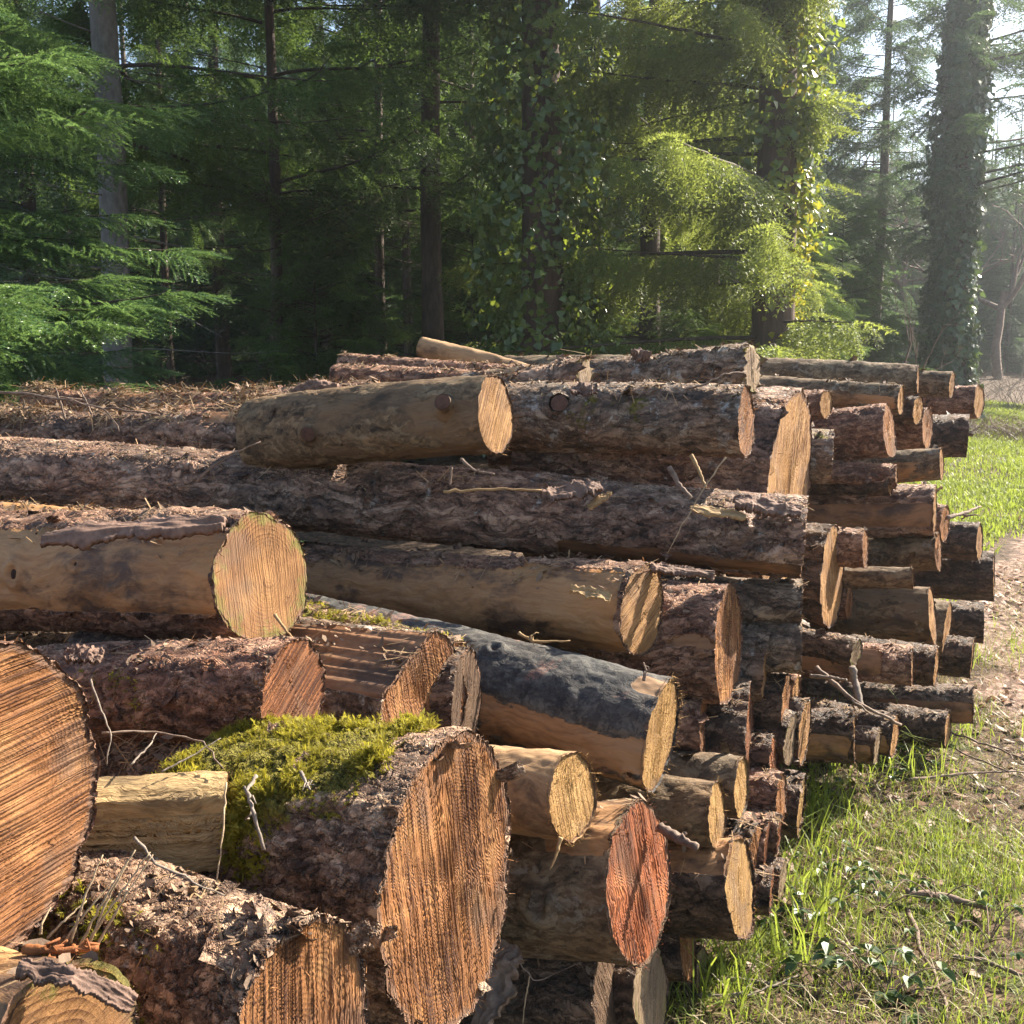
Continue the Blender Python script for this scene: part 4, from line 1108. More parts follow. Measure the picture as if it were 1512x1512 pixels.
# -------- the dark wood behind, each tree its own object
bk = np.random.RandomState(77)
spots = [(-90, 17), (60, 19), (255, 19), (330, 22), (480, 21), (700, 20), (745, 24), (880, 19), (1060, 20), (1110, 25),
         (110, 25), (200, 27), (400, 26), (550, 25), (650, 28), (820, 26), (990, 26), (1165, 31), (-30, 29), (30, 33), (150, 34),
         (300, 33), (355, 37), (470, 34), (590, 36), (720, 34), (780, 38), (870, 34), (940, 39), (1030, 35), (1120, 40), (240, 41), (420, 43), (530, 45), (640, 43), (60, 43), (690, 50), (900, 50), (330, 50), (1010, 48)] + [(-60 + 62 * k_, 56 + 7 * ((k_ * 5) % 3)) for k_ in range(20)]
for i, (px, d) in enumerate(spots):
    cr = ('high', 'dense', 'high', 'dense_b')[i % 4] if d < 28 else 'far'
    if cr == 'high':
        tree('dark conifer of the wood with bare lower trunk among its neighbours', px + bk.uniform(-8, 8), d, cr, 'thin', bk.rand() * 6.3, bk.uniform(.85, 1.15), 'dark conifers deep in the wood', i % 2)
    else:
        tree('dark dense conifer deep in the shaded wood', px + bk.uniform(-8, 8), d, cr, 'mid', bk.rand() * 6.3, bk.uniform(.8, 1.15), 'dense conifers deep in the wood', i % 2 if d < 24 else None)
# -------- bare broadleaved trees and far conifers beyond the path on the right
def bare_tree(seed, h, r, spread=.5, depth=6):
    rg = np.random.RandomState(seed)
    mb = MB()

    def grow(p, d, ln, r, lev):
        n = 5
        pts = [p]
        for k in range(n):
            d = d + rg.normal(0, .13, 3) + np.array([0, 0, .04])
            d /= np.linalg.norm(d)
            pts.append(pts[-1] + d * ln / n)
        mb.add(*tube(np.array(pts), np.linspace(r, r * .68, n + 1), 7 if lev > 3 else 4, cap=False))
        if lev == 0 or r < .004: return
        for k in range(rg.randint(2, 4)):
            nd = d + rg.normal(0, spread, 3)
            nd[2] += .12
            nd /= np.linalg.norm(nd)
            q = pts[rg.randint(3, n + 1)]
            grow(q, nd, ln * rg.uniform(.6, .85), r * .66 * rg.uniform(.7, 1), lev - 1)
    grow(np.array([0, 0, -.1]), np.array([0, 0, 1.0]), h * .32, r, depth)
    return mb.mesh('bare_limbs', MAT['twig'])


BT = [bare_tree(90 + i, 9, .16) for i in range(2)]
for i, (px, d, lab, s) in enumerate([(1222, 34, 'bare grey broadleaved tree behind the young conifer', 1.1), (1262, 40, 'bare twiggy tree left of the lone tall conifer', 1.2),
                                     (1335, 36, 'bare twiggy tree between the lone conifer and the ivy sleeve', 1.1), (1475, 33, 'bare grey tree right of the ivy sleeve', 1.0),
                                     (1520, 38, 'bare grey tree at the far right edge', 1.1), (1380, 44, 'bare tree partly hidden by the ivy sleeve', 1.2)]):
    x, y_, z = at(px, d)
    t = empty('broadleaved_tree', (x, y_, z), lab, 'tree', 'bare trees beyond the path')
    t.rotation_euler = (0, 0, i * 1.7); t.scale = (s,) * 3
    link('bare_limbs', BT[i % 2], t)
for i, (px, d) in enumerate([(1195, 40), (1225, 44), (1255, 47), (1275, 38), (1310, 42), (1330, 46), (1365, 40), (1430, 38), (1450, 45), (1490, 41), (1510, 47), (1540, 39), (1180, 50), (1235, 56), (1300, 52), (1350, 60), (1420, 54), (1470, 62), (1515, 50), (1560, 58), (1210, 66), (1400, 70), (1620, 55), (1680, 48), (1160, 58), (1215, 49), (1265, 62), (1320, 56), (1385, 50), (1445, 58), (1465, 50), (1500, 55), (1530, 45), (1485, 36), (1580, 40)]):
    tree('hazy conifer far off beyond the path', px, d, 'far', 'mid', i * 2.1, (.72 + .1 * (i % 3)) * (1 if d > 47 else .8), 'hazy conifers beyond the path')
# sapling with bare pale twigs
x, y_, z = at(1345, 17.5)
t = empty('sapling', (x, y_, z), 'slender bare sapling in front of the ivy sleeve', 'sapling')
link('stem', bare_tree(131, 3.6, .030, .42, 4), t)
# ------------------------------------------------------------------ grass, leaf litter, sticks
gr = np.random.RandomState(404)


def pile_foot(y):
    """x of the front foot of the pile for a given y"""
    return 0.40 + 0.66 * (y - 2.30)


def blades(x, y, h, wdt, lean, rg, z=None):
    n = len(x)
    z = ground_z(x, y) if z is None else z
    az = rg.rand(n) * 6.28
    d = np.stack([np.cos(az), np.sin(az), 0 * az], -1)
    s = np.stack([-np.sin(az), np.cos(az), 0 * az], -1)
    tw = rg.normal(0, .5, n)[:, None]
    s = nrm(s + d * tw)
    b = np.stack([x, y, z - .005], -1)
    h, wdt, lean = h[:, None], wdt[:, None], lean[:, None]
    up = np.array([0, 0, 1.0])
    rows = []
    for t, k in ((0, 1), (.4, .85), (.75, .5)):
        c = b + up * h * (t - .42 * lean * t * t) + d * h * lean * t ** 1.8
        rows += [c - s * wdt * k * .5, c + s * wdt * k * .5]
    tip = b + up * h * (1 - .55 * lean) + d * h * lean * 1.05
    V = np.stack(rows + [tip], 1)
    o = np.arange(n)[:, None] * 7
    Q = np.concatenate([o + [[0, 1, 3, 2]], o + [[2, 3, 5, 4]]])
    T = o + [[4, 5, 6]]
    return V.reshape(-1, 3), [Q, T]


def scatter(n, x0, x1, y0, y1, dens):
    x, y = gr.uniform(x0, x1, n), gr.uniform(y0, y1, n)
    k = gr.rand(n) < dens(x, y)
    return x[k], y[k]


def clump(x, y, s, seed, lo=-.1, hi=.5):
    return np.clip((fbm(np.stack([x * s, y * s, x * 0 + seed], -1), seed, 3) - lo) / (hi - lo), 0, 1)


def d_short(x, y):
    u = x - pile_foot(y)
    pl = path_left(y)
    inpath = np.clip((x - pl + .35 + .5 * fbm(np.stack([x * 1.3, y * 1.3, x * 0], -1), 71, 3)) / .6, 0, 1)
    return np.clip((u + .15) / .2, 0, 1) * (1 - .93 * inpath) * (.30 + .70 * clump(x, y, 1.6, 31, -.2, .35)) * np.clip((pl + 1.5 - x), 0, 1)


def d_tall(x, y):
    u = x - pile_foot(y)
    return np.exp(-((u - .12) / .22) ** 2) * clump(x, y, 3.0, 33, -.05, .35)


xs_, ys_ = scatter(230000, .2, 4.6, 1.7, 7.5, d_short)
xf, yf = scatter(420000, 2.5, 16, 6.5, 24, lambda x, y: np.clip((x - (.34 * y)) / .4, 0, 1) * np.clip((path_left(y) + .3 - x) / .5, 0, 1) * (.35 + .65 * clump(x, y, .7, 35, -.3, .3)))
xt, yt = scatter(26000, .2, 4.6, 1.7, 6.2, d_tall)
mbg = MB()
mbg.add(*blades(xs_, ys_, gr.uniform(.025, .085, len(xs_)) * (.6 + .9 * clump(xs_, ys_, 1.3, 41)), gr.uniform(.0022, .0045, len(xs_)), gr.uniform(.2, 1.0, len(xs_)), gr))
mbg.add(*blades(xf, yf, gr.uniform(.05, .14, len(xf)), gr.uniform(.007, .015, len(xf)), gr.uniform(.2, .9, len(xf)), gr))
mbg.add(*blades(xt, yt, gr.uniform(.10, .26, len(xt)), gr.uniform(.003, .006, len(xt)), gr.uniform(.25, 1.0, len(xt)), gr))
# a few long single tufts seen against the logs
for (px, py, n_) in ((1085, 1500, 9), (1190, 1330, 30), (1215, 1380, 26), (1195, 1200, 60), (1210, 1130, 50), (1250, 1120, 40), (1330, 1110, 50), (1385, 1095, 40), (1160, 1420, 24), (1060, 1508, 8)):
    g_ = G(px, py)
    x, y = g_[0] + gr.normal(0, .05, n_), g_[1] + gr.normal(0, .05, n_)
    mbg.add(*blades(x, y, gr.uniform(.16, .38, n_), gr.uniform(.004, .007, n_), gr.uniform(.3, .9, n_), gr))
o = mbg.build('grass', MAT['grass'], None, False)
tag(o, 'bright green grass along the foot of the pile and the path verge', 'grass', kind='stuff')

xd, yd = scatter(120000, .2, 5.5, 1.6, 8.0, lambda x, y: .55 * np.clip((x - pile_foot(y) + .3) / .2, 0, 1) * (.25 + .75 * clump(x, y, 1.9, 51)))
mbd = MB()
mbd.add(*blades(xd, yd, gr.uniform(.03, .11, len(xd)), gr.uniform(.0018, .0042, len(xd)), gr.uniform(.7, 1.25, len(xd)), gr))
o = mbd.build('dry_grass', MAT['dry_grass'], None, False)
tag(o, 'withered straw coloured grass stems among the green grass', 'dry grass', kind='stuff')


def dead_leaves(x, y, z, s, rg, flatness=.35):
    n = len(x)
    nn = nrm(np.stack([rg.normal(0, flatness, n), rg.normal(0, flatness, n), np.ones(n)], -1))
    a = nrm(np.cross(nn, rg.normal(0, 1, (n, 3))))
    b = np.cross(nn, a)
    c = np.stack([x, y, z], -1)
    s = s[:, None]
    cur = rg.uniform(.1, .7, n)[:, None]
    out = []
    for (u, v) in ((-1, 0), (-.35, .42), (.35, .36), (1, 0), (.35, -.36), (-.35, -.42)):
        j = rg.uniform(.8, 1.2, (n, 1))
        out.append(c + a * s * u * j + b * s * v * j + nn * s * cur * (u * u * .6 + abs(v) * 1.1 - .2))
    V = np.stack(out, 1).reshape(-1, 3)
    k = np.arange(n)[:, None] * 6
    return V, [k + [[0, 1, 2, 5]], k + [[2, 3, 4, 5]]]


mbl = MB()
xl, yl = scatter(26000, .2, 7, 1.6, 10, lambda x, y: np.clip((x - pile_foot(y) + .35) / .2, 0, 1) * (.28 + .72 * np.clip((x - path_left(y) + .5) / .6, 0, 1)) * (.3 + .7 * clump(x, y, 1.5, 61)))
mbl.add(*dead_leaves(xl, yl, ground_z(xl, yl) + .008, gr.uniform(.008, .036, len(xl)), gr))
xl, yl = scatter(14000, 4, 22, 9, 34, lambda x, y: .8 * np.clip((x - path_left(y) + .5), 0, 1))
mbl.add(*dead_leaves(xl, yl, ground_z(xl, yl) + .01, gr.uniform(.03, .08, len(xl)), gr))
o = mbl.build('leaf_litter', MAT['dead_leaf'], None, True)
tag(o, 'dry pinkish brown fallen leaves covering the path', 'leaf litter', kind='stuff')


# ---- fallen sticks on the grass, each one a thing
def stick(label, pts, r0, r1, mat='twig', name='stick', cat='stick', group=None, kink=.012, sides=7, forks=0):
    pts = np.array(pts, float)
    n = 16
    t = np.linspace(0, len(pts) - 1, n)
    i = np.minimum(t.astype(int), len(pts) - 2)
    p = pts[i] + (pts[i + 1] - pts[i]) * (t - i)[:, None]
    ln = np.linalg.norm(pts[-1] - pts[0])
    rg = np.random.RandomState(int(abs(pts[0][0]) * 999) % 9999)
    p[1:-1] += rg.normal(0, kink * ln * .5, (n - 2, 3))
    mb = MB()
    rad = np.linspace(r0, r1, n) * rg.uniform(.82, 1.18, n)
    mb.add(*tube(p, rad, sides))
    for k in range(forks):
        j = rg.randint(4, n - 2)
        d = nrm(p[j + 1] - p[j]) + rg.normal(0, .6, 3)
        q = np.array([p[j] + nrm(d) * ln * .22 * u_ for u_ in np.linspace(0, 1, 5)]) + rg.normal(0, .004, (5, 3))
        mb.add(*tube(q, np.linspace(rad[j] * .7, r1 * .5, 5), 5))
    o = mb.build(name, MAT[mat])
    return tag(o, label, cat, group)


def on_ground(pts, lift=.015):
    return [G(px, py, lift) for px, py in pts]


stick('thin curved brown stick lying across the lower right grass', on_ground([(1340, 1345), (1360, 1400), (1385, 1450), (1398, 1505)]), .007, .004)
stick('short thick grey stick lying among grass and leaves at right', on_ground([(1338, 1318), (1400, 1325), (1462, 1342)], .02), .013, .009, 'twig')
stick('straight pale stick on the ground by the foot of the pile', on_ground([(1060, 1444), (1120, 1450), (1188, 1457)], .02), .006, .005, 'twig_grey')
stick('second thin pale stick on the ground below the first at the pile foot', on_ground([(1030, 1470), (1110, 1468), (1180, 1440)], .03), .004, .002, 'twig_grey', forks=2)
stick('long thin twig slanting over the grass towards the path', on_ground([(1345, 1062), (1430, 1090), (1512, 1120)], .08), .005, .003, forks=1)
stick('second long thin twig just below the one slanting to the path', on_ground([(1350, 1078), (1425, 1112), (1490, 1140)], .05), .005, .003)
stick('thin branch lying across the grass by the path edge', on_ground([(1340, 1152), (1420, 1142), (1512, 1140)], .03), .006, .003, forks=2)
stick('small dark stick at the lower right by the curved brown stick', on_ground([(1345, 1465), (1380, 1458), (1412, 1446)], .015), .005, .004)
stick('dark stick in shadow on leaf litter at the right edge', on_ground([(1400, 1412), (1450, 1418), (1510, 1440)], .015), .008, .005)
stick('grey broken branch propped against the low logs at right', [P(1258, 985, 3.25), P(1262, 1005, 3.25), P(1272, 1045, 3.2)], .013, .010, 'twig_grey')
stick('dark twig slanting down across the low logs at right', [P(1205, 985, 3.25), P(1260, 1035, 3.15), P(1330, 1070, 3.3)], .008, .005, forks=2)
stick('long bare stick jutting out from the big dark log at right', [P(1398, 765, 4.4), P(1425, 757, 4.5), P(1448, 748, 4.6)], .010, .005, 'twig', forks=3)
stick('second grey twig crossing the low logs near the grass', [P(1197, 998, 3.2), P(1225, 1000, 3.15), P(1250, 1004, 3.1)], .006, .004, 'twig_grey')

# ---- bramble plants in the verge
def bramble(px, py, n, s, seed):
    rg = np.random.RandomState(seed)
    c = G(px, py)
    t = empty('bramble_plant', c, 'low bramble plant with glossy dark leaves in the verge grass', 'plant', 'bramble plants in the grass')
    mb, lv, lf = MB(), [], []
    V = []
    for k in range(n):
        az = rg.rand() * 6.28
        d = np.array([math.cos(az), math.sin(az), 0])
        h, ln = rg.uniform(.02, .10), rg.uniform(.03, .16)
        p = np.array([d * ln * u_ + np.array([0, 0, h * math.sin(u_ * 2.0)]) for u_ in np.linspace(0, 1, 6)])
        mb.add(*tube(p, np.linspace(.0022, .0012, 6), 4, cap=False))
        for j, da in enumerate((0, 1.1, -1.1)):
            e = np.array([math.cos(az + da), math.sin(az + da), rg.uniform(-.35, .25)]); e /= np.linalg.norm(e)
            sd_ = np.cross([0, 0, 1.0], e); sd_ /= np.linalg.norm(sd_)
            up = np.cross(e, sd_)
            z = s * rg.uniform(.7, 1.2)
            for (u_, v_) in ((0, 0), (.2, .28), (.5, .38), (.8, .22), (1.08, 0), (.8, -.22), (.5, -.38), (.2, -.28)):
                V.append(p[-1] + e * u_ * z + sd_ * v_ * z + up * (abs(v_) * .5 - u_ * u_ * .22) * z)
    nl = len(V) // 8
    k = np.arange(nl)[:, None] * 8
    link('leaves', mesh_np('leaves', np.array(V), [k + [[0, 1, 2, 3, 4]], k + [[4, 5, 6, 7, 0]]], MAT['bramble'], False), t)
    mb.build('stems', MAT['twig'], t)


for i, (px, py, n, s) in enumerate([(1275, 1440, 7, .055), (1262, 1478, 5, .06), (1225, 1285, 9, .035), (1250, 1300, 8, .035), (1300, 1345, 8, .04), (1330, 1140, 12, .035), (1355, 1128, 10, .035),
                                    (1190, 1385, 8, .035), (1310, 1480, 5, .05), (1460, 1392, 5, .04), (1150, 1360, 7, .035), (1385, 1335, 5, .035), (1240, 1180, 9, .03), (1285, 1168, 8, .03)]):
    bramble(px, py, n, s * .72, 700 + i)

# ---- brown bracken and low brush at the far end of the pile
def brush(label, px, d, w, h, n, mat, seed):
    rg = np.random.RandomState(seed)
    x, y, z = at(px, d)
    c = np.array([x, y, z])
    mb = MB()
    for k in range(n):
        b = np.array([rg.normal(0, w), rg.normal(0, w * .6), 0])
        d_ = np.array([rg.normal(0, .5), rg.normal(0, .5), 1.0]) * h * rg.uniform(.5, 1.2)
        p = np.array([b + d_ * u_ + np.array([d_[0], d_[1], -abs(d_[2]) * .4]) * u_ * u_ * .6 for u_ in np.linspace(0, 1, 6)])
        mb.add(*tube(p, np.linspace(.005, .002, 6), 4, cap=False))
        for j in range(5):
            q = p[rg.randint(2, 6)]
            e = rg.normal(0, 1, 3) * .22 * h
            mb.add(*tube(np.array([q, q + e * .5 + rg.normal(0, .02, 3), q + e]), [.003, .002, .001], 3, cap=False))
    o = mb.build('brush', MAT[mat], None)
    o.location = c
    return tag(o, label, 'undergrowth')


brush('brown dead bracken at the far end of the pile beside the path', 1490, 17.0, 1.0, .35, 420, 'bracken', 5)
brush('tangle of bare twigs at the foot of the ivy sleeve', 1340, 18.0, 1.0, 1.1, 70, 'twig_grey', 6)
brush('grey brown brush right of the ivy sleeve', 1490, 23.0, 1.8, 1.3, 130, 'deadwood', 7)
brush('bare bristly twigs at the base of the red brown trunk', 1120, 10.8, .45, .9, 60, 'bracken', 8)
# ------------------------------------------------------------------ moss, bark litter and twigs on the pile
dr = np.random.RandomState(909)


def fronds(c, n, up, s, rg):
    """small feathery moss fronds; c,n (k,3)"""
    k = len(c)
    d = nrm(n * .8 + np.array([0, 0, .25]) + rg.normal(0, .65, (k, 3)))
    side = nrm(np.cross(d, rg.normal(0, 1, (k, 3))))
    L = (s * rg.uniform(.5, 1.3, k))[:, None]
    T = [np.stack([c - side * L * .05, c + side * L * .05, c + d * L], 1)]
    bend = nrm(n + rg.normal(0, .3, (k, 3)))
    for j in range(5):
        t = .15 + .17 * j
        p = c + d * L * t - bend * L * .25 * t * t
        for sg in (-1, 1):
            e = nrm(d * .6 + side * sg * .9 + rg.normal(0, .2, (k, 3)))
            l2 = L * (.52 - .3 * t)
            w = np.cross(e, bend) * L * .075
            T.append(np.stack([p - w, p + w, p + e * l2], 1))
    return np.concatenate(T)


def by_label(s):
    return next(q for q in LOGS if s in q['label'])


def moss_on(lg, count, s, thr=.3, hbias=0.0):
    w = np.clip(lg['moss'] - thr, 0, 1) * clump(lg['V'][..., 0], np.arctan2(-lg['V'][..., 1], lg['V'][..., 2]) * lg['R'], 24.0, 3, -.55, .35)
    # verts are denser near the cut end: even it out
    w = w * np.gradient(-lg['V'][:, 0, 0])[:, None]
    w = w.ravel() / w.sum()
    i = dr.choice(len(w), count, p=w)
    V, N = lg['V'].reshape(-1, 3)[i], lg['N'].reshape(-1, 3)[i]
    big_ = .45 + .9 * clump(V[:, 0], V[:, 1] + V[:, 2], 14.0, 8, -.5, .5)
    T = fronds(V + N * .006 + dr.normal(0, .004, V.shape), N, None, s * big_, dr)
    link('moss', tris_mesh('moss', T, MAT['moss']), lg['o'])


moss_on(by_label('topped with bright moss'), 14000, .027)
moss_on(by_label('mossy log capped'), 2600, .022)
moss_on(by_label('sunlit flaky log'), 900, .020, .2)
moss_on(by_label('short pinkish'), 900, .010, .15)
moss_on(by_label('huge sawn'), 120, .022, .1)

# bark crumbs and needles lying on upward faces of the logs
cr = MB(); nd = []


def world(lg, i):
    v = lg['V'].reshape(-1, 3)[i]; n = lg['N'].reshape(-1, 3)[i]
    return lg['C'] + v @ lg['Rm'].T, n @ lg['Rm'].T


def crumbs(lg, count, smin, smax, needles=0, nlen=.05, amax=.55, spread=0.0):
    V, N = lg['V'].reshape(-1, 3), lg['N'].reshape(-1, 3)
    up = N @ lg['Rm'][2]
    w = np.clip((up - amax) / (1 - amax), 0, 1) * (.15 + clump(V[:, 0], V[:, 1], 7.0, 5, -.2, .6))
    w = (w.reshape(lg['V'].shape[:2]) * np.gradient(-lg['V'][:, 0, 0])[:, None]).ravel()
    if w.sum() <= 0: return
    w /= w.sum()
    if count:
        p, n = world(lg, dr.choice(len(w), count, p=w))
        s = smin * (smax / smin) ** dr.rand(count)
        p = p + dr.normal(0, spread, p.shape) + n * (BARK_H_MEAN + s[:, None] * .3)
        cr.add(*dead_leaves(p[:, 0], p[:, 1], p[:, 2], s, dr, .7))
    if needles:
        p, n = world(lg, dr.choice(len(w), needles, p=w))
        p = p + dr.normal(0, spread, p.shape) + n * .012
        d = nrm(np.cross(n, dr.normal(0, 1, p.shape)) + n * dr.normal(.1, .25, (needles, 1)))
        l_ = (nlen * dr.uniform(.4, 1.4, needles))[:, None]
        wv = nrm(np.cross(d, n)) * dr.uniform(.0008, .0022, (needles, 1))
        nd.append(np.stack([p - d * l_ * .5 - wv, p - d * l_ * .5 + wv, p + d * l_ * .5 + wv * .6, p + d * l_ * .5 - wv * .6], 1))


BARK_H_MEAN = .006
for lg in LOGS:
    L_ = lg['label']
    if lg['C'][1] < 4.6 and not any(k in L_ for k in ('smooth', 'split half', 'moss,', 'blue grey barked')):
        crumbs(lg, int(130 * lg['L']), .004, .016, int(70 * lg['L']), .04)
for k, c_, n_, sp in (('rough barked log lost', 2200, 1800, .018), ('second rough log', 1700, 1500, .018), ('rounded pale left end', 1000, 1100, .014), ('rough broken log', 500, 400, .012),
                      ('very long barked', 700, 500, .004), ('topmost', 120, 60, .006), ('broken barked log with', 260, 160, .01), ('sunlit flaky', 900, 60, .003), ('mossy log capped', 500, 260, .01),
                      ('lichen grey log', 260, 160, .004), ('damp dark', 500, 400, .02), ('dark mossy log in the gap', 200, 500, .015), ('peeled yellow brown log glimpsed', 300, 200, .004),
                      ('yellow tan log', 200, 80, .004), ('long tan log', 300, 100, .005), ('thin pinkish', 60, 60, .004)):
    for lg in LOGS:
        if k in lg['label']:
            crumbs(lg, c_, .003, .019 if sp > .009 else .012, n_, .09 if sp > .009 else .05, .35, sp)
o = cr.build('bark_litter', MAT['litter'], None, True)
tag(o, 'flakes and crumbs of bark strewn over the tops of the logs', 'bark litter', kind='stuff')
o = tris_mesh('needle_litter', np.concatenate(nd), MAT['needle_litter'])
tag(link('needle_litter', o), 'dry needles and stems strewn over the logs', 'needle litter', kind='stuff')


# loose twigs, stalks, splinters and slabs lying on the pile, each one a thing
def tw(label, pts, r0, r1, mat='twig', **k):
    return stick(label, [P(*p) for p in pts], r0 * .75, r1 * .75, mat, name=k.pop('name', 'twig'), cat=k.pop('cat', 'twig'), **k)


tw('long pale twig slanting across the long knotted log to the thick one', [(1072, 675, 2.62), (1030, 735, 2.62), (985, 818, 2.6)], .0028, .0014, 'straw')
tw('pale splinter standing against the ringed log end', [(406, 908, 1.98), (420, 928, 1.96), (436, 946, 1.95)], .0055, .0022, 'chip', cat='splinter', name='splinter')
tw('curved white stalk beside the huge sawn log', [(134, 1003, 1.6), (150, 1050, 1.58), (164, 1085, 1.56), (158, 1128, 1.55)], .0022, .0015, 'twig_grey')
tw('thin curved twig arching under the pinkish barked log', [(150, 1082, 1.62), (230, 1080, 1.66), (300, 1095, 1.66), (330, 1135, 1.62)], .0026, .0014, 'twig')
tw('straight white twig lying on the mossy gap log', [(238, 1140, 1.60), (280, 1118, 1.63), (326, 1090, 1.66)], .0022, .0012, 'twig_grey')
tw('second white twig beside the straight white one on the mossy gap log', [(192, 1130, 1.60), (222, 1100, 1.64), (232, 1080, 1.68)], .0022, .0012, 'twig_grey')
tw('lichen whitened twig caught in the moss of the centre log', [(378, 1146, 1.52), (364, 1168, 1.49), (374, 1200, 1.47), (390, 1255, 1.45)], .0042, .0030, 'twig_grey', forks=2)
tw('small forked white twig on top of the bright moss', [(444, 1140, 1.50), (452, 1156, 1.48), (458, 1166, 1.47)], .0040, .0020, 'twig_grey', forks=2)
tw('upright thin stem in front of the split half log', [(334, 1155, 1.48), (330, 1230, 1.45), (316, 1325, 1.42)], .0020, .0014, 'straw')
tw('bent dry stem arching from the stalk bundle to the mossy log', [(198, 1236, 1.34), (230, 1275, 1.34), (300, 1310, 1.36), (376, 1340, 1.38)], .0026, .0014, 'twig_grey')
for i, (x0, y0, x1, y1) in enumerate([(105, 1392, 152, 1262), (118, 1395, 200, 1255), (126, 1398, 222, 1258), (140, 1402, 226, 1262), (70, 1385, 128, 1330), (96, 1390, 168, 1300), (130, 1400, 190, 1270), (60, 1380, 75, 1340)]):
    tw('dry pale grass stalk in the bundle on the flaky sunlit log', [(x0, y0, 1.14), ((x0 + x1) / 2 - 6, (y0 + y1) / 2 + 4, 1.14), (x1, y1, 1.16)], .0022, .0010, 'straw', group='dry stalks bundled on the flaky log', name='grass_stalk', cat='stalk')
tw('rust coloured dead fern frond under the huge sawn log', [(36, 1402, 1.10), (80, 1404, 1.09), (146, 1400, 1.10)], .008, .004, 'fern_dry', name='fern_frond', cat='fern', forks=5)
tw('long thin branch lying over the debris at upper left', [(-10, 578, 3.0), (60, 585, 2.98), (150, 602, 2.96), (235, 612, 2.95)], .0060, .0030, 'twig', forks=3)
tw('short upright twig in the debris at upper left', [(96, 618, 3.0), (90, 595, 3.0), (82, 572, 3.02)], .0045, .0025, 'twig')
tw('second short upright twig right of the first in the debris', [(136, 612, 3.0), (126, 590, 3.0), (118, 575, 3.02)], .0040, .0022, 'twig')
tw('dark root like twig on the long knotted log at left', [(290, 712, 2.72), (310, 690, 2.72), (340, 672, 2.72), (385, 652, 2.74)], .0050, .0022, 'twig', forks=2)
tw('thin twig with a hooked tip under the smooth top log', [(680, 678, 2.74), (700, 695, 2.72), (730, 700, 2.70)], .0060, .0030, 'twig', forks=1)
tw('upright peg like twig in the dark gap under the smooth top log', [(664, 716, 2.78), (666, 700, 2.78), (667, 690, 2.78)], .0050, .0040, 'twig')
tw('pale wood strip lying along the long knotted log', [(655, 726, 2.76), (720, 722, 2.76), (800, 724, 2.76)], .0055, .0040, 'chip', name='splinter', cat='splinter')
tw('pale splintered wood leaning in the gap under the lichen grey log', [(1020, 672, 2.84), (1032, 695, 2.82), (1042, 720, 2.80)], .0090, .0040, 'chip', name='splinter', cat='splinter')
tw('dark curved branch in the gap beside the pale leaning splinter', [(988, 690, 2.84), (1002, 715, 2.82), (1020, 735, 2.80)], .0120, .0070, 'twig')
tw('thin curved twig lying on the lichen grey log', [(1012, 575, 2.95), (1040, 568, 2.93), (1070, 552, 2.95), (1102, 548, 3.0)], .0045, .0025, 'twig', forks=1)
tw('torn tan splinters hanging below the ragged stripped log', [(766, 935, 2.44), (790, 948, 2.42), (842, 946, 2.42)], .0060, .0020, 'chip', forks=4, name='splinter', cat='splinter')
tw('knobbly dead branch poking out beside the rust red log end', [(975, 1222, 2.12), (1000, 1238, 2.08), (1030, 1252, 2.05)], .0150, .0110, 'twig', forks=2)
tw('small dark twig sprouting above the fuzzy ended blue grey log', [(950, 1005, 2.24), (954, 990, 2.24), (950, 978, 2.24)], .0050, .0020, 'twig', forks=2)
tw('pale bark shred hanging by the thin smooth log', [(828, 1236, 1.86), (822, 1260, 1.85), (812, 1284, 1.84)], .0065, .0015, 'chip', name='bark_shred', cat='bark shred')
tw('long thin root hanging in the dark under the fat centre log', [(766, 1420, 1.95), (790, 1450, 1.95), (860, 1420, 1.95)], .0018, .0010, 'twig')
tw('upright dry stem in the dark gap at the bottom', [(782, 1442, 1.9), (776, 1475, 1.9), (772, 1512, 1.9)], .0022, .0014, 'straw')


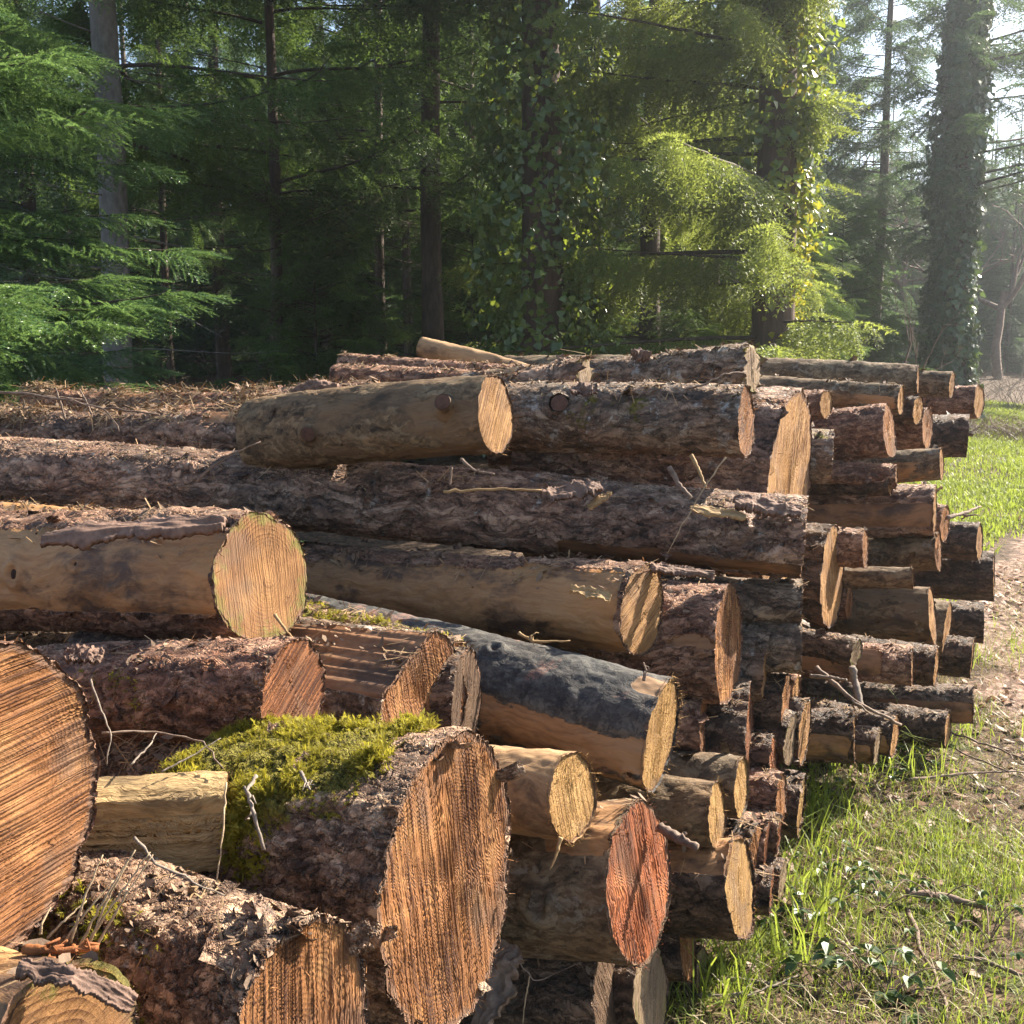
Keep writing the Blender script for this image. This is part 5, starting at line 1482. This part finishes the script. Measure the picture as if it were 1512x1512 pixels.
def slab(label, pts, w, th, mat='slab', name='bark_slab', cat='bark', curl=.14, seed=0):
    """a loose piece of bark or plank: long curved plate with real thickness. pts: centre line in world space"""
    rg = np.random.RandomState(seed + 17)
    pts = np.array(pts, float)
    bark = mat == 'slab'
    n, m = (90, 30) if bark else (24, 9)
    t = np.linspace(0, len(pts) - 1, n)
    i = np.minimum(t.astype(int), len(pts) - 2)
    c = pts[i] + (pts[i + 1] - pts[i]) * (t - i)[:, None]
    ax = nrm(np.gradient(c, axis=0))
    toward = nrm(CAM[None] - c)
    up = nrm(np.array([0, 0, 1.0]) * .8 + toward * .6)
    sd_ = nrm(np.cross(ax, up)); nn = np.cross(sd_, ax)
    v = np.linspace(-1, 1, m)
    ww = w * (1 - .35 * np.abs(np.linspace(-1, 1, n)) ** 4) * rg.uniform(.85, 1.12, n)
    top = c[:, None] + sd_[:, None] * (v[None] * ww[:, None] * .5)[..., None] - nn[:, None] * (curl * w * v[None] ** 2 * .5 + 0 * ww[:, None])[..., None]
    top += nn[:, None] * (th * .9 * fbm(np.stack([v[None] * 1.5 + 0 * ww[:, None], np.linspace(0, 4, n)[:, None] + 0 * v[None], 0 * v[None] + 0 * ww[:, None] + seed], -1), seed, 3))[..., None]
    edge = 1 + .34 * fbm(np.stack([np.linspace(0, 16, n), np.linspace(0, 1, n), np.full(n, seed)], -1), seed, 3)
    top = c[:, None] + (top - c[:, None]) * edge[:, None, None]
    bot = top - nn[:, None] * th
    V = np.concatenate([top.reshape(-1, 3), bot.reshape(-1, 3)])
    k = np.arange(n - 1)[:, None] * m + np.arange(m - 1)[None]
    Q = np.stack([k, k + 1, k + m + 1, k + m], -1).reshape(-1, 4)
    N_ = n * m
    loop = np.concatenate([np.arange(m), np.arange(1, n) * m + m - 1, (n - 1) * m + np.arange(m - 2, -1, -1), np.arange(n - 2, 0, -1) * m])
    l2 = np.roll(loop, -1)
    S = np.stack([loop, loop + N_, l2 + N_, l2], -1)
    o = link(name, mesh_np(name, V, [Q, Q[:, ::-1] + N_, S], MAT[mat], bark))
    return tag(o, label, cat)


slab('thick dark bark slab lying over the corner log at bottom left', [P(28, 1424, 1.0), P(110, 1438, 1.0), P(200, 1480, 1.02)], .022, .006, seed=1)
slab('flat pale wood chip resting on the ragged stripped log', [P(842, 868, 2.48), P(868, 872, 2.47), P(902, 882, 2.46)], .030, .007, 'chip', 'wood_chip', 'wood chip', .05, 2)
slab('pale peeled strip on the long knotted log near its end', [P(1020, 748, 2.80), P(1060, 754, 2.80), P(1102, 762, 2.80)], .030, .006, 'chip', 'wood_chip', 'wood chip', .1, 3)
slab('short slanting pale chip on the long knotted log', [P(868, 750, 2.78), P(884, 736, 2.78), P(902, 726, 2.79)], .022, .006, 'chip', 'wood_chip', 'wood chip', .1, 4)
slab('lifted dark bark slab along the end of the long knotted log', [P(1085, 738, 2.82), P(1130, 744, 2.82), P(1184, 752, 2.82)], .060, .012, seed=5)
slab('lifted bark slab on the long knotted log at centre', [P(800, 728, 2.78), P(845, 722, 2.78), P(888, 715, 2.79)], .055, .010, seed=6)
slab('long strip of bark along the top of the ringed tan log', [P(60, 790, 2.08), P(180, 778, 2.08), P(330, 770, 2.06)], .060, .010, seed=7)
slab('flaky grey bark piece on the lichen grey log', [P(842, 575, 2.95), P(860, 571, 2.95), P(882, 572, 2.95)], .050, .008, seed=8)
slab('curled bark piece standing on the topmost log', [P(932, 520, 3.4), P(945, 517, 3.4), P(962, 522, 3.4)], .045, .010, seed=9, curl=.5)
slab('reddish bark lump on the pile top left of the smooth log', [P(430, 575, 3.55), P(465, 566, 3.55), P(498, 570, 3.55)], .075, .016, seed=10, curl=.5)
slab('flat bark flake on the pinkish barked log', [P(96, 966, 1.86), P(120, 962, 1.86), P(150, 966, 1.86)], .035, .008, seed=11)
slab('rough split bark ridge at the right end of the stripped tan log', [P(960, 836, 2.62), P(1000, 838, 2.64), P(1056, 846, 2.66)], .034, .008, seed=12)
slab('leaning grey brown plank in the shadow under the fat centre log', [P(752, 1392, 2.0), P(735, 1440, 1.96), P(706, 1520, 1.92)], .060, .022, 'twig', 'plank', 'plank', .0, 13)
slab('thin lifted bark edge along the thin pinkish logs', [P(440, 592, 3.5), P(500, 585, 3.5), P(600, 578, 3.5)], .050, .010, seed=14)
# ------------------------------------------------------------------ light
SUN_AZ, SUN_EL = R_(56), R_(35)
w = bpy.data.worlds.new('World')
SC.world = w
w.use_nodes = True
nt = w.node_tree
nt.nodes.clear()
sky = nt.nodes.new('ShaderNodeTexSky')
sky.sky_type = 'NISHITA'
sky.sun_disc = False
sky.sun_elevation = SUN_EL
sky.sun_rotation = SUN_AZ
sky.air_density = 1.0
sky.dust_density = 1.5
bg = nt.nodes.new('ShaderNodeBackground')
bg.inputs['Strength'].default_value = 0.07
wo = nt.nodes.new('ShaderNodeOutputWorld')
nt.links.new(sky.outputs[0], bg.inputs[0])
nt.links.new(bg.outputs[0], wo.inputs[0])
sl = bpy.data.lights.new('sun', 'SUN')
sl.energy = 5.0
sl.angle = R_(0.5)
sl.color = (1.0, 0.89, 0.74)
so = bpy.data.objects.new('sun', sl)
COL.objects.link(so)
sd = Vector((math.sin(SUN_AZ) * math.cos(SUN_EL), math.cos(SUN_AZ) * math.cos(SUN_EL), math.sin(SUN_EL)))
so.rotation_euler = sd.to_track_quat('Z', 'Y').to_euler()
so.location = (8, 6, 12)
SC.view_settings.view_transform = 'Standard'
SC.view_settings.look = 'None'
SC.view_settings.exposure = 2.0
SC.view_settings.gamma = 1.0
SC.cycles.use_denoising = True
SC.cycles.max_bounces = 6
SC.cycles.diffuse_bounces = 3
SC.cycles.glossy_bounces = 2
SC.cycles.transmission_bounces = 3
SC.cycles.volume_bounces = 0
SC.cycles.use_adaptive_sampling = True
SC.cycles.adaptive_threshold = 0.03

# ------------------------------------------------------------------ air
hv = np.array([[x, y, z] for z in (-1.5, 21.0) for y in (-36.0, 266.0) for x in (-146.0, 166.0)])
hm = bpy.data.materials.new('haze')
hm.use_nodes = True
hm.node_tree.nodes.clear()
ho = hm.node_tree.nodes.new('ShaderNodeOutputMaterial')
hp_ = hm.node_tree.nodes.new('ShaderNodeVolumePrincipled')
hp_.inputs['Color'].default_value = (0.82, 0.90, 1.0, 1)
hp_.inputs['Density'].default_value = 0.0017
hp_.inputs['Anisotropy'].default_value = 0.74
hm.node_tree.links.new(hp_.outputs[0], ho.inputs['Volume'])
o = link('haze', mesh_np('haze', hv, [np.array([[0, 2, 3, 1], [4, 5, 7, 6], [0, 1, 5, 4], [2, 6, 7, 3], [0, 4, 6, 2], [1, 3, 7, 5]])], hm, False))
tag(o, 'thin pale morning haze between the trees', 'haze', kind='stuff')
SC.cycles.denoiser = 'OPENIMAGEDENOISE'
SC.cycles.denoising_prefilter = 'ACCURATE'
SC.cycles.adaptive_threshold = 0.02
